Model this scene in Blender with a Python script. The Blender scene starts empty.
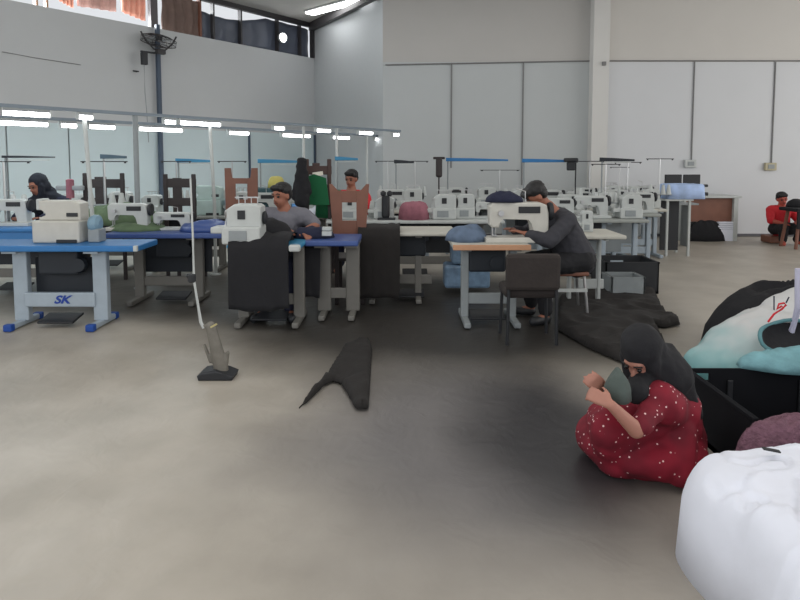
import bpy, bmesh, math, random
from mathutils import Vector, Matrix, noise, Euler
random.seed(7)
S = bpy.context.scene
COL = S.collection
PI = math.pi
F = 600.0; H = 1.5; PITCH = math.radians(4.0)
CY = 160 + F*math.tan(PITCH)

def V(px, py, Y):
    """world point seen at photo pixel (px,py) at depth Y"""
    x = (px-400)/F; y = (CY-py)/F
    d = Vector((x, math.cos(PITCH)+y*math.sin(PITCH), -math.sin(PITCH)+y*math.cos(PITCH)))
    return Vector((0, 0, H)) + d*(Y/d.y)
def XA(px, Y): return V(px, 160, Y).x
def G(px, py):
    x = (px-400)/F; y = (CY-py)/F
    d = Vector((x, math.cos(PITCH)+y*math.sin(PITCH), -math.sin(PITCH)+y*math.cos(PITCH)))
    t = -H/d.z
    return Vector((d.x*t, d.y*t, 0))

# ------------------------------------------------------------------ materials
MATS = {}
def mat(name, col, rough=.5, metal=0., var=.06, scale=12., bump=0., emit=0., alpha=1., spec=.5, bscale=None):
    if name in MATS: return MATS[name]
    m = bpy.data.materials.new(name); m.use_nodes = True
    nt = m.node_tree; N = nt.nodes; L = nt.links
    b = N['Principled BSDF']
    b.inputs['Roughness'].default_value = rough
    b.inputs['Metallic'].default_value = metal
    b.inputs['Specular IOR Level'].default_value = spec
    tc = N.new('ShaderNodeTexCoord')
    nz = N.new('ShaderNodeTexNoise'); nz.inputs['Scale'].default_value = scale; nz.inputs['Detail'].default_value = 4
    L.new(tc.outputs['Object'], nz.inputs['Vector'])
    rp = N.new('ShaderNodeMapRange')
    rp.inputs['To Min'].default_value = 1-var*2; rp.inputs['To Max'].default_value = 1+var*2
    L.new(nz.outputs['Fac'], rp.inputs['Value'])
    mx = N.new('ShaderNodeVectorMath'); mx.operation = 'SCALE'
    mx.inputs[0].default_value = col[:3]
    L.new(rp.outputs[0], mx.inputs['Scale'])
    L.new(mx.outputs[0], b.inputs['Base Color'])
    if bump:
        bn = N.new('ShaderNodeTexNoise'); bn.inputs['Scale'].default_value = bscale or scale*3; bn.inputs['Detail'].default_value = 5
        L.new(tc.outputs['Object'], bn.inputs['Vector'])
        bp = N.new('ShaderNodeBump'); bp.inputs['Strength'].default_value = bump; bp.inputs['Distance'].default_value = .02
        L.new(bn.outputs['Fac'], bp.inputs['Height']); L.new(bp.outputs[0], b.inputs['Normal'])
    if emit:
        b.inputs['Emission Color'].default_value = (*col[:3], 1)
        b.inputs['Emission Strength'].default_value = emit
    MATS[name] = m
    return m
def srgb(r, g, b):
    f = lambda c: (c/255/12.92) if c/255 <= .04045 else ((c/255+.055)/1.055)**2.4
    return (f(r), f(g), f(b))

M = dict(
 white = mat('white enamel', srgb(186,190,188), .4),
 cream = mat('cream enamel', srgb(190,188,180), .42),
 grey = mat('grey enamel', srgb(140,146,148), .45),
 legw = mat('pale grey steel', srgb(160,172,182), .45),
 legd = mat('dull grey steel', srgb(112,110,105), .5),
 dark = mat('black plastic', srgb(34,36,40), .55),
 navyd = mat('dark motor grey', srgb(30,36,44), .6),
 blue = mat('blue laminate', srgb(44,112,172), .4),
 blue2 = mat('indigo laminate', srgb(58,82,140), .4),
 teal = mat('blue green plastic', srgb(48,130,170), .45),
 bluecap = mat('blue rubber cap', srgb(22,70,150), .5),
 chrome = mat('brushed metal', srgb(190,190,190), .3, .9),
 glow = mat('lamp tube glow', (1,1,1), .4, emit=9., var=0),
 wood = mat('brown stained wood', srgb(122,80,64), .55, var=.12, scale=6, bump=.1),
 woodd = mat('dark stained wood', srgb(44,36,36), .5, var=.12, scale=6),
 tan = mat('tan wood edge', srgb(186,140,108), .5, var=.1, scale=8),
 topw = mat('off white laminate', srgb(190,188,178), .45),
 topg = mat('grey laminate', srgb(150,154,150), .45),
 skin = mat('brown skin', srgb(150,98,78), .6, var=.04),
 skin2 = mat('tan skin', srgb(166,116,100), .6, var=.04),
 hair = mat('black hair', srgb(18,16,18), .5, var=.2, scale=60, bump=.3),
 eye = mat('dark eye', srgb(12,10,10), .3),
 lip = mat('lip', srgb(120,62,56), .5),
 black = mat('black cloth', srgb(25,25,29), .9, var=.1, bump=.25, bscale=30),
 blackb = mat('black brown cloth', srgb(33,30,29), .9, var=.15, bump=.25, bscale=25),
 navy = mat('navy cloth', srgb(32,36,58), .9, var=.1, bump=.2),
 greysh = mat('grey shirt cloth', srgb(112,112,120), .9, bump=.2),
 chgrey = mat('charcoal shirt cloth', srgb(56,56,62), .9, bump=.2),
 redc = mat('red cloth', srgb(200,40,50), .85, bump=.15),
 green = mat('green cloth', srgb(20,96,58), .85, bump=.2),
 olive = mat('olive green cloth', srgb(92,112,84), .9, var=.2, bump=.2),
 pink = mat('rose pink cloth', srgb(150,96,108), .9, var=.15, scale=20, bump=.2),
 mint = mat('pale mint enamel', srgb(176,196,192), .45),
 skyc = mat('pale blue cloth', srgb(172,194,232), .85, var=.35, scale=4, bump=.2),
 whitec = mat('white cotton cloth', srgb(224,227,238), .85, var=.02, bump=.15, bscale=12),
 greyb = mat('blue grey cloth', srgb(92,108,130), .9, var=.2, bump=.2),
 yellow = mat('yellow thread', srgb(190,180,100), .8),
 purple = mat('mauve fleece', srgb(118,84,98), .95, var=.25, scale=40, bump=1., bscale=60),
 conduit = mat('conduit grey', srgb(120,120,120), .6),
)

# ------------------------------------------------------------------ mesh helpers
class MB:
    def __init__(s): s.bm = bmesh.new()
    def box(s, c, d, rot=None, bev=.0, taper=None):
        r = bmesh.ops.create_cube(s.bm, size=1.)
        vs = r['verts']
        for v in vs:
            x, y, z = v.co
            k = 1.
            if taper and z > 0: k = taper
            v.co = Vector((x*d[0]*k, y*d[1]*k, z*d[2]))
        if bev:
            es = list({e for v in vs for e in v.link_edges})
            rb = bmesh.ops.bevel(s.bm, geom=es, offset=min(bev, min(d)*.45), segments=2, affect='EDGES', profile=.5)
            vs = list({v for f in rb['faces'] for v in f.verts} | {v for v in vs if v.is_valid})
        if rot is not None:
            R = Euler(rot).to_matrix()
            for v in vs: v.co = R @ v.co
        for v in vs: v.co += Vector(c)
        return s
    def cyl(s, a, b, r0, r1=None, seg=14, caps=True):
        a = Vector(a); b = Vector(b); r1 = r0 if r1 is None else r1
        d = b-a; q = d.to_track_quat('Z', 'Y')
        R = [[s.bm.verts.new((a if k == 0 else b) + q @ Vector((math.cos(t)*r, math.sin(t)*r, 0)))
              for t in [2*PI*i/seg for i in range(seg)]] for k, r in ((0, r0), (1, max(r1, 1e-4)))]
        for i in range(seg):
            s.bm.faces.new((R[0][i], R[0][(i+1) % seg], R[1][(i+1) % seg], R[1][i]))
        if caps:
            s.bm.faces.new(R[0][::-1]); s.bm.faces.new(R[1])
        return s
    def tube(s, pts, r, seg=8):
        pts = [Vector(p) for p in pts]; rings = []
        for i, p in enumerate(pts):
            d = (pts[min(i+1, len(pts)-1)]-pts[max(i-1, 0)]).normalized()
            q = d.to_track_quat('Z', 'Y')
            rr = r[i] if isinstance(r, (list, tuple)) else r
            rings.append([s.bm.verts.new(p + q @ Vector((math.cos(2*PI*k/seg)*rr, math.sin(2*PI*k/seg)*rr, 0))) for k in range(seg)])
        for A, B in zip(rings, rings[1:]):
            # align
            best = min(range(seg), key=lambda o: (A[0].co-B[o].co).length)
            for k in range(seg):
                s.bm.faces.new((A[k], A[(k+1) % seg], B[(k+1+best) % seg], B[(k+best) % seg]))
        s.bm.faces.new(rings[0][::-1]); s.bm.faces.new(rings[-1])
        return s
    def lathe(s, prof, c=(0, 0, 0), seg=20, axis='Z'):
        c = Vector(c); rings = []
        for r, z in prof:
            ring = []
            for k in range(seg):
                t = 2*PI*k/seg; p = Vector((math.cos(t)*max(r, 1e-4), math.sin(t)*max(r, 1e-4), z))
                if axis == 'X': p = Vector((p.z, p.x, p.y))
                if axis == 'Y': p = Vector((p.x, p.z, p.y))
                ring.append(s.bm.verts.new(c+p))
            rings.append(ring)
        for A, B in zip(rings, rings[1:]):
            for k in range(seg): s.bm.faces.new((A[k], A[(k+1) % seg], B[(k+1) % seg], B[k]))
        s.bm.faces.new(rings[0][::-1]); s.bm.faces.new(rings[-1])
        return s
    def prism(s, poly, y0, y1, bev=0., plane='XZ'):
        """extrude polygon (x,z) from y0 to y1"""
        f = (lambda p, y: Vector((p[0], y, p[1]))) if plane == 'XZ' else (lambda p, y: Vector((p[0], p[1], y)))
        A = [s.bm.verts.new(f(p, y0)) for p in poly]; B = [s.bm.verts.new(f(p, y1)) for p in poly]
        n = len(poly)
        fs = [s.bm.faces.new(A), s.bm.faces.new(B[::-1])]
        for i in range(n): fs.append(s.bm.faces.new((A[i], B[i], B[(i+1) % n], A[(i+1) % n])))
        if bev:
            es = list(set(fs[0].edges) | set(fs[1].edges))
            bmesh.ops.bevel(s.bm, geom=es, offset=bev, segments=2, affect='EDGES', profile=.5)
        return s
    def build(s, name, m, parent=None, smooth=False, auto=True):
        bmesh.ops.recalc_face_normals(s.bm, faces=s.bm.faces)
        me = bpy.data.meshes.new(name); s.bm.to_mesh(me); s.bm.free()
        me.materials.append(m)
        if smooth:
            for p in me.polygons: p.use_smooth = True
        elif auto:
            for p in me.polygons: p.use_smooth = False
        o = bpy.data.objects.new(name, me); COL.objects.link(o)
        if parent is not None: o.parent = parent
        return o

def tag(o, label, cat, group=None, kind=None):
    if label: o['label'] = label
    if cat: o['category'] = cat
    if group: o['group'] = group
    if kind: o['kind'] = kind
    return o
def thing(name, label, cat, loc=(0, 0, 0), rz=0., group=None):
    o = bpy.data.objects.new(name, None); COL.objects.link(o)
    o.location = loc; o.rotation_euler = (0, 0, rz); o.empty_display_size = .1
    return tag(o, label, cat, group)
def struct(name, mb, m, parent=None):
    o = mb.build(name, m, parent)
    if parent is None: o['kind'] = 'structure'
    return o
def dup(o, label, loc, rz=0., scale=None, group=None, mats=None):
    c = o.copy(); COL.objects.link(c); c.location = loc; c.rotation_euler = (0, 0, rz)
    if label: c['label'] = label
    if group: c['group'] = group
    if scale: c.scale = (scale,)*3 if not isinstance(scale, tuple) else scale
    def rec(src, dst):
        for ch in list(src.children):
            d = ch.copy(); COL.objects.link(d); d.parent = dst
            if mats and ch.name.split('.')[0] in mats:
                d.data = ch.data.copy(); d.data.materials[0] = mats[ch.name.split('.')[0]]
            rec(ch, d)
    rec(o, c)
    return c

def blob(name, caps, m, parent=None, voxel=.012, smooth=5, disp=None):
    """one continuous surface from tapered capsules ('c',a,b,ra,rb) and ellipsoids ('e',c,radii[,rot])"""
    bm = bmesh.new()
    for k in caps:
        if k[0] == 'c':
            a, b = Vector(k[1]), Vector(k[2]); ra, rb = k[3], k[4]
            for p, r in ((a, ra), (b, rb)):
                bmesh.ops.create_icosphere(bm, subdivisions=2, radius=r, matrix=Matrix.Translation(p))
            d = b-a
            if d.length > 1e-4:
                T = Matrix.Translation((a+b)/2) @ d.to_track_quat('Z', 'Y').to_matrix().to_4x4()
                bmesh.ops.create_cone(bm, cap_ends=True, segments=14, radius1=ra, radius2=rb, depth=d.length, matrix=T)
        else:
            R = Euler(k[3]).to_matrix().to_4x4() if len(k) > 3 else Matrix()
            T = Matrix.Translation(k[1]) @ R @ Matrix.Diagonal((*k[2], 1))
            bmesh.ops.create_icosphere(bm, subdivisions=3, radius=1, matrix=T)
    me = bpy.data.meshes.new(name+'_src'); bm.to_mesh(me); bm.free()
    tmp = bpy.data.objects.new(name+'_src', me); COL.objects.link(tmp)
    r = tmp.modifiers.new('r', 'REMESH'); r.mode = 'VOXEL'; r.voxel_size = voxel; r.use_smooth_shade = True
    sm = tmp.modifiers.new('s', 'SMOOTH'); sm.iterations = smooth; sm.factor = .5
    dg = bpy.context.evaluated_depsgraph_get(); dg.update()
    me2 = bpy.data.meshes.new_from_object(tmp.evaluated_get(dg), depsgraph=dg)
    bpy.data.objects.remove(tmp); bpy.data.meshes.remove(me)
    me2.name = name
    me2.materials.clear(); me2.materials.append(m)
    if disp:
        amp, sc = disp
        nrm = [v.normal.copy() for v in me2.vertices]
        for v, n in zip(me2.vertices, nrm):
            k = 1-2*abs(noise.noise(v.co*sc)); k2 = noise.noise(v.co*sc*2.3+Vector((5, 5, 5)))
            v.co += n*(amp*(.7*k+.5*k2))
    for p in me2.polygons: p.use_smooth = True
    o = bpy.data.objects.new(name, me2); COL.objects.link(o)
    if parent is not None: o.parent = parent
    return o

def heap(name, label, cat, c, rad, hgt, m, seed=0, pw=2.2, folds=.35, fs=5., n=60, parent=None, sheet=False, group=None, outline=None):
    """crumpled cloth heap: closed mound whose surface carries sharp folds"""
    bm = bmesh.new(); rings = []; so = Vector((seed*3.1, seed*1.7, 0))
    seg = n; nr = max(10, n//3)
    for i in range(nr+1):
        t = i/nr; ring = []
        for k in range(seg):
            a = 2*PI*k/seg
            out = outline(a) if outline else 1+.16*noise.noise(Vector((math.cos(a)*1.6, math.sin(a)*1.6, seed)))
            x = math.cos(a)*rad[0]*t*out; y = math.sin(a)*rad[1]*t*out
            p = Vector((x, y, 0))*fs+so
            q = p+Vector((noise.noise(p*.6), noise.noise(p*.6+Vector((9, 0, 0))), 0))*1.2
            f = (1-2*abs(noise.noise(q)))*.6+noise.noise(q*2.1)*.3
            z = hgt*(max(0, 1-t**pw))**.5*(1+folds*f)+(.004 if sheet else 0)
            if i == nr: z = 0
            ring.append(bm.verts.new((x, y, max(z, 0))))
            if i == 0: break
        rings.append(ring)
    for i in range(nr):
        A, B = rings[i], rings[i+1]
        for k in range(seg):
            if len(A) == 1: bm.faces.new((A[0], B[k], B[(k+1) % seg]))
            else: bm.faces.new((A[k], B[k], B[(k+1) % seg], A[(k+1) % seg]))
    bm.faces.new(rings[-1][::-1])
    bmesh.ops.recalc_face_normals(bm, faces=bm.faces)
    me = bpy.data.meshes.new(name); bm.to_mesh(me); bm.free(); me.materials.append(m)
    for p in me.polygons: p.use_smooth = True
    o = bpy.data.objects.new(name, me); COL.objects.link(o); o.location = c
    if parent is not None: o.parent = parent
    if label: tag(o, label, cat, group)
    return o

# ------------------------------------------------------------------ camera, world, light
cam = bpy.data.cameras.new('camera'); co = bpy.data.objects.new('camera', cam); COL.objects.link(co)
cam.sensor_width = 36; cam.lens = 36*F/800; cam.shift_y = -(300-CY)/800
co.location = (0, 0, H); co.rotation_euler = (PI/2-PITCH, 0, 0); S.camera = co
cam.clip_end = 200

W = bpy.data.worlds.new('world'); S.world = W; W.use_nodes = True
bg = W.node_tree.nodes['Background']; bg.inputs[0].default_value = (.93, .96, 1, 1); bg.inputs[1].default_value = .9

def area(name, loc, rot, sx, sy, power, col=(1, 1, 1)):
    l = bpy.data.lights.new(name, 'AREA'); l.shape = 'RECTANGLE'; l.size = sx; l.size_y = sy
    l.energy = power; l.color = col
    o = bpy.data.objects.new(name, l); COL.objects.link(o); o.location = loc; o.rotation_euler = rot
    return o

# ------------------------------------------------------------------ the room
YB = 11.72
# floor material
fm = bpy.data.materials.new('concrete floor'); fm.use_nodes = True
nt = fm.node_tree; N = nt.nodes; L = nt.links; b = N['Principled BSDF']
tc = N.new('ShaderNodeTexCoord')
sep = N.new('ShaderNodeSeparateXYZ')
nzw = N.new('ShaderNodeTexNoise'); nzw.inputs['Scale'].default_value = .9; nzw.inputs['Detail'].default_value = 3
L.new(tc.outputs['Object'], nzw.inputs['Vector'])
wob = N.new('ShaderNodeVectorMath'); wob.operation = 'MULTIPLY_ADD'
wob.inputs[1].default_value = (.7, .7, 0); wob.inputs[2].default_value = (-.35, -.35, 0)
L.new(nzw.outputs['Color'], wob.inputs[0])
addv = N.new('ShaderNodeVectorMath'); L.new(tc.outputs['Object'], addv.inputs[0]); L.new(wob.outputs[0], addv.inputs[1])
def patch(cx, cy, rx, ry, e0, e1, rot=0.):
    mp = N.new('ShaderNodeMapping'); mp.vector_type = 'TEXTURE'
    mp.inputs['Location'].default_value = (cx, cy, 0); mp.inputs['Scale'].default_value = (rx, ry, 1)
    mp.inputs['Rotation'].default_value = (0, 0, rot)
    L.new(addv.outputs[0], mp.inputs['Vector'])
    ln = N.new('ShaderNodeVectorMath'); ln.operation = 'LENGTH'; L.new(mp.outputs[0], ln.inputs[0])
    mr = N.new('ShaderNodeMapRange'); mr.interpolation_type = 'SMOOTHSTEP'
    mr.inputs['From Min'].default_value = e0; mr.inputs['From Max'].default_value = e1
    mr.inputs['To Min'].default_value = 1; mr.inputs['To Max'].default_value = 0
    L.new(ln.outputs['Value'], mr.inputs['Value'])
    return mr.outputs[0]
n1 = N.new('ShaderNodeTexNoise'); n1.inputs['Scale'].default_value = 2.2; n1.inputs['Detail'].default_value = 6
L.new(tc.outputs['Object'], n1.inputs['Vector'])
cr = N.new('ShaderNodeValToRGB')
cr.color_ramp.elements[0].position = .35; cr.color_ramp.elements[0].color = (*srgb(164,157,146), 1)
cr.color_ramp.elements[1].position = .7; cr.color_ramp.elements[1].color = (*srgb(182,175,164), 1)
L.new(n1.outputs['Fac'], cr.inputs[0])
cur = cr.outputs[0]
def mixc(cur, fac, col, k=1.):
    m = N.new('ShaderNodeMix'); m.data_type = 'RGBA'
    if k != 1.:
        mu = N.new('ShaderNodeMath'); mu.operation = 'MULTIPLY'; mu.inputs[1].default_value = k
        L.new(fac, mu.inputs[0]); fac = mu.outputs[0]
    L.new(fac, m.inputs[0]); L.new(cur, m.inputs[6]); m.inputs[7].default_value = (*col, 1)
    return m.outputs[2]
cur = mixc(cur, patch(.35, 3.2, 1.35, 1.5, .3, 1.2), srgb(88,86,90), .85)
cur = mixc(cur, patch(.35, 5.9, 2.5, 2.1, .6, 1.15), srgb(34,32,31), .95)  # dark middle floor, with the darkness beneath the tables painted into its colour
cur = mixc(cur, patch(-2.2, 6.7, 3.2, 1.35, .6, 1.1), srgb(44,42,40), .85)  # darkness under the left tables, painted into the floor colour
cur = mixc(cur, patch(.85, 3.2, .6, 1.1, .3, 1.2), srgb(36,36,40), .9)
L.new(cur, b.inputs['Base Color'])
b.inputs['Roughness'].default_value = .42
n2 = N.new('ShaderNodeTexNoise'); n2.inputs['Scale'].default_value = 5; n2.inputs['Detail'].default_value = 3; n2.inputs['Distortion'].default_value = .6
L.new(tc.outputs['Object'], n2.inputs['Vector'])
bp = N.new('ShaderNodeBump'); bp.inputs['Strength'].default_value = .35; bp.inputs['Distance'].default_value = .02
L.new(n2.outputs['Fac'], bp.inputs['Height']); L.new(bp.outputs[0], b.inputs['Normal'])
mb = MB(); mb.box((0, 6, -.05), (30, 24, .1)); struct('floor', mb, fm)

wallg = mat('painted wall grey', srgb(192,194,195), .8, var=.015, scale=2)
wallb = mat('painted wall white', srgb(205,204,201), .8, var=.015, scale=2)
wallp = mat('pale panel', srgb(200,214,217), .55, var=.02, scale=2)  # bluish glow of the tube lights put into the panel colour
walls = mat('corner grey paint', srgb(188,192,194), .8, var=.015)  # one even grey for the corner wall
# left wall runs from A (far corner) to B (off frame)
A = Vector((XA(315, 14.6), 14.6, 0)); U = Vector((.593, .805, 0)); NW = Vector((.805, -.593, 0))
def LW(px, off=0.):
    """point of the left wall plane (moved off into the room) seen at column px"""
    k = (px-400)/F; P0 = A+NW*off
    # P0 - s U has x = k*y
    s = (P0.x-k*P0.y)/(U.x-k*U.y)
    return P0-U*s
def LZ(px, py, off=0.):
    p = LW(px, off); return V(px, py, p.y).z
AN = math.atan2(U.y, U.x)
def wallbox(p, q, z0, z1, th, out=True):
    """box standing between plan points p,q; thickness away from the room"""
    m = MB(); d = (q-p); c = (p+q)/2; n = Vector((d.y, -d.x, 0)).normalized()
    if n.dot(Vector((0, 2, 0))-c) > 0: n = -n
    c = c+n*th/2*(1 if out else -1)
    m.box((c.x, c.y, (z0+z1)/2), (d.length, th, z1-z0), rot=(0, 0, math.atan2(d.y, d.x)))
    return m
Bp = A-U*22
ZT = 3.93; ZC = 4.74
struct('wall_left', wallbox(Bp, A, 0, ZT, .15), wallg)
m = MB()
seams = [-140, -60, 8, 70, 137, 163, 250, 315]
for a, c in zip(seams, seams[1:]):
    p = LW(a, .03)+U*.012; q = LW(c, .03)-U*.012
    d = q-p; cc = (p+q)/2
    m.box((cc.x, cc.y, 1.05), (d.length, .025, 2.1), rot=(0, 0, AN))
struct('wall_left_panels', m, wallp)['kind'] = 'structure'
Cn = Vector((XA(383, YB), YB, 0))
struct('wall_corner', wallbox(A, Cn, 0, 6, .15), walls)
zs = V(600, 62, YB).z; XC = XA(597, YB)
struct('wall_back_left', wallbox(Cn, Vector((XC, YB, 0)), 0, zs, .15), mat('cool grey paint', srgb(180,184,185), .8, var=.015, scale=2))  # both left stretches toned darker: falloff of the side light put into the colour
struct('wall_back_left_upper', wallbox(Cn, Vector((XC, YB, 0)), zs, 6, .15), mat('warm grey paint', srgb(180,178,175), .8, var=.015, scale=2))
struct('wall_back_right', wallbox(Vector((XC, YB, 0)), Vector((14, YB, 0)), 0, zs, .15), mat('pale cool paint', srgb(206,208,211), .8, var=.015, scale=2))  # both right stretches toned paler: light from the right put into the colour
struct('wall_back_right_upper', wallbox(Vector((XC, YB, 0)), Vector((14, YB, 0)), zs, 6, .15), mat('pale warm paint', srgb(201,198,193), .8, var=.015, scale=2))
m = MB(); m.box(((XA(589, 11.6)+XA(605, 11.6))/2, YB-.12, 3), (XA(605, 11.6)-XA(589, 11.6), .24, 6), bev=.01)
struct('trim_column', m, wallb)
m = MB(); m.box((7.2, YB-.012, .03), (13.6-.1, .025, .05)); struct('baseboard_back', m, mat('dark skirting', srgb(88,88,92), .6))
ceilm = mat('corrugated ceiling', srgb(190,188,184), .7, var=.05, scale=3)
m = MB()
c0 = A+NW*0-U*.2
pl = [(-16, -4), (14, -4), (14, YB+.3), (Cn.x, YB+.3), (A.x, A.y+.3), (Bp.x, Bp.y)]
m.prism(pl, ZC, ZC+.1, plane='XY'); struct('ceiling', m, ceilm)
# ceiling beam along the corner wall, opening posts
steel = mat('dark steel', srgb(52,50,52), .5)
m = MB(); p, q = A+NW*.05, Cn+Vector((0, -.05, 0)); d = q-p; cc = (p+q)/2+Vector((-.09, -.06, 0))
m.box((cc.x, cc.y, ZC-.09), (d.length, .12, .18), rot=(0, 0, math.atan2(d.y, d.x))); struct('trim_beam', m, steel)
m = MB(); p, q = A, Bp; d = q-p; cc = (p+q)/2
m.box((cc.x, cc.y, ZC-.05), (d.length, .1, .1), rot=(0, 0, AN)); struct('trim_eaves', m, steel)
def post(px, w, z0, z1, off, m_, name='trim_post'):
    p = LW(px, off); m = MB(); m.box((p.x, p.y, (z0+z1)/2), (w, .1, z1-z0), rot=(0, 0, AN)); return struct(name, m, m_)
post(157.5, .14, ZT-.0, ZC, -.07, mat('brown grey steel', srgb(92,86,88), .5), 'trim_post_1')
post(313.5, .07, ZT, ZC, .0, steel, 'trim_post_2')
post(203, .04, ZT, ZC, -.07, M['wood'], 'trim_post_3')
post(43, .03, ZT, ZC, -.07, M['tan'], 'trim_post_4')
post(53, .03, ZT, ZC, -.07, M['tan'], 'trim_post_5')
# blue-grey column standing before the left wall
p = LW(161.5, .12); m = MB(); m.box((p.x, p.y, ZT/2+.02), (.07, .07, ZT+.04), rot=(0, 0, AN), bev=.005)
struct('trim_steel_column', m, mat('slate blue steel', srgb(66,80,98), .5))
for i, px in enumerate((250, 315)):
    p = LW(px, .06); m = MB(); m.box((p.x, p.y, 1.05), (.04, .03, 2.1), rot=(0, 0, AN)); struct('trim_%d' % (i+1), m, mat('slate blue steel', (0,0,0)))
# glazing bars in the opening
for i, px in enumerate((216, 243, 279, 301)):
    post(px, .035, ZT, ZC, -.05, steel, 'trim_bar_%d' % (i+1))
# sheets hung in the opening
def hung(name, label, px0, px1, ytop, ybot, off, m_, wav=.03, cat='sheet', n=24, flare=0.):
    """wavy hanging sheet; ytop/ybot: functions of px giving photo rows on the wall plane"""
    bm = bmesh.new(); cols = []
    for i in range(n+1):
        px = px0+(px1-px0)*i/n; p = LW(px, off)
        zt, zb = LZ(px, ytop(px), off), LZ(px, ybot(px), off)
        if off > -.3: zb = ZT+.012; zt = min(zt, ZC-.11)
        colv = []
        for j in range(9):
            t = j/8; z = zt+(zb-zt)*t
            w = wav*(math.sin(i*1.1+.5*math.sin(j))+noise.noise(Vector((px*.07, j*.4, off*9))))
            colv.append(bm.verts.new(p+NW*w+Vector((0, 0, z))))
        cols.append(colv)
    for a_, c_ in zip(cols, cols[1:]):
        for j in range(8): bm.faces.new((a_[j], c_[j], c_[j+1], a_[j+1]))
    me = bpy.data.meshes.new(name); bm.to_mesh(me); bm.free(); me.materials.append(m_)
    for pp in me.polygons: pp.use_smooth = True
    o = bpy.data.objects.new(name, me); COL.objects.link(o)
    sol = o.modifiers.new('t', 'SOLIDIFY'); sol.thickness = .01
    return tag(o, label, cat)
rust = mat('rust red sheet', srgb(214,150,128), .8, var=.35, scale=3)
rust2 = mat('rust brown sheet', srgb(170,132,122), .8, var=.3, scale=3)
tarp = mat('slate tarpaulin', srgb(84,90,104), .45, var=.12, scale=1.2)
ln = lambda x0, y0, x1, y1: (lambda x: y0+(y1-y0)*(x-x0)/(x1-x0))
hung('metal_sheet', 'narrow rust-brown sheet hanging beyond the high opening, leftmost', 64, 80, lambda x: -25, ln(64, 0, 80, 8), -.5, rust)
hung('metal_sheet', 'wide grey-brown rusty sheet hanging beyond the high opening', 84, 121, lambda x: -25, ln(84, 6, 121, 12), -.5, rust2)
hung('metal_sheet', 'orange-brown rusty sheet just left of the fan post', 127, 150, lambda x: -20, ln(127, 12, 150, 21), -.5, rust)
hung('metal_sheet', 'dark brown wrinkled sheet in the high opening right of the fan post', 166, 202, lambda x: -22, ln(166, 37, 202, 41), -.11, mat('dark brown sheet', srgb(120,100,92), .8, var=.3, scale=3), .03)
hung('tarpaulin', 'slate blue tarpaulin stretched across the high opening', 204, 309,
     lambda x: 11+(x-204)*.12+5*math.sin((x-204)*.05)+(0 if x < 300 else (x-300)*1.2), ln(204, 42, 309, 62), -.13, tarp, .02, 'tarpaulin', 40)

# strip light on the ceiling, floodlight beyond tarpaulin
p, q = V(309, 17, 13.4), V(374, -1, 12.0)
p.z = q.z = ZC-.05
t = thing('ceiling_light', 'long bright strip light under the ceiling by the corner beam', 'light', (p+q)/2, math.atan2((q-p).y, (q-p).x))
m = MB(); m.box((0, 0, .03), ((q-p).length, .3, .03), bev=.01); m.build('housing', M['white'], t)
m = MB(); m.box((0, 0, -.0), ((q-p).length-.04, .24, .035), bev=.012); m.build('diffuser', M['glow'], t)
p = LW(283, .02); z = LZ(283, 38, .02)
t = thing('flood_light', 'round white glaring lamp in front of the slate tarpaulin', 'light', (p.x, p.y, z), AN)
m = MB(); m.lathe([(.06, .02), (.1, 0), (.115, -.05), (.11, -.07)], axis='Y', seg=24); m.build('reflector', M['white'], t)
m = MB(); m.lathe([(.098, -.06), (.09, -.085), (.05, -.1), (0.001, -.105)], axis='Y', seg=24); m.build('lens', mat('flood glow', (1, 1, 1), emit=14., var=0), t, True)
m = MB(); m.box((0, .05, 0), (.03, .1, .02)); m.cyl((0, .09, 0), (0, .09, ZC-.08-z), .012); m.build('bracket', steel, t)

# wall fan
p = LW(163, .32); z = LZ(163, 42, .32)
t = thing('wall_fan', 'dark industrial fan on the tall steel column under the roof opening', 'fan', (p.x, p.y, z), AN-.1)
m = MB(); R = .3
TI = Euler((math.radians(-68), 0, 0)).to_matrix()
def ring(R, y, r):
    return [TI @ Vector((math.cos(a)*R, y, math.sin(a)*R)) + Vector((0, 0, .06)) for a in [2*PI*i/28 for i in range(29)]], r
for R_, y_ in ((.3, .0), (.3, .09), (.2, .12), (.1, .13), (.2, -.04), (.1, -.06)):
    pts, r_ = ring(R_, y_, .006); m.tube(pts, .006, 5)
for k in range(16):
    a = 2*PI*k/16
    m.tube([TI @ Vector((math.cos(a)*q_, y_, math.sin(a)*q_))+Vector((0, 0, .06)) for q_, y_ in ((.04, .135), (.2, .12), (.3, .09), (.3, 0), (.2, -.04), (.04, -.065))], .004, 4)
m.build('cage', steel, t)
m = MB()
for k in range(3):
    a = 2*PI*k/3+.4
    pts = []
    for (rr, w0) in ((.05, -.3), (.26, -.42), (.27, .3), (.06, .25)):
        pts.append(TI @ Vector((math.cos(a+w0)*rr, .03+w0*.06, math.sin(a+w0)*rr))+Vector((0, 0, .06)))
    vs = [m.bm.verts.new(x) for x in pts]+[m.bm.verts.new(x+TI @ Vector((0, .006, 0))) for x in pts]
    for f in ((0, 1, 2, 3), (7, 6, 5, 4), (0, 4, 5, 1), (1, 5, 6, 2), (2, 6, 7, 3), (3, 7, 4, 0)): m.bm.faces.new([vs[i] for i in f])
m.build('blades', M['grey'], t)
m = MB(); m.cyl(TI @ Vector((0, -.06, 0))+Vector((0, 0, .06)), TI @ Vector((0, .05, 0))+Vector((0, 0, .06)), .055); m.build('motor', M['dark'], t)
m = MB(); m.tube([(-.33, 0, .14), (-.25, 0, 0), (-.1, 0, -.14), (.1, 0, -.14), (.25, 0, 0), (.33, 0, .14)], .016, 8)
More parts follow.
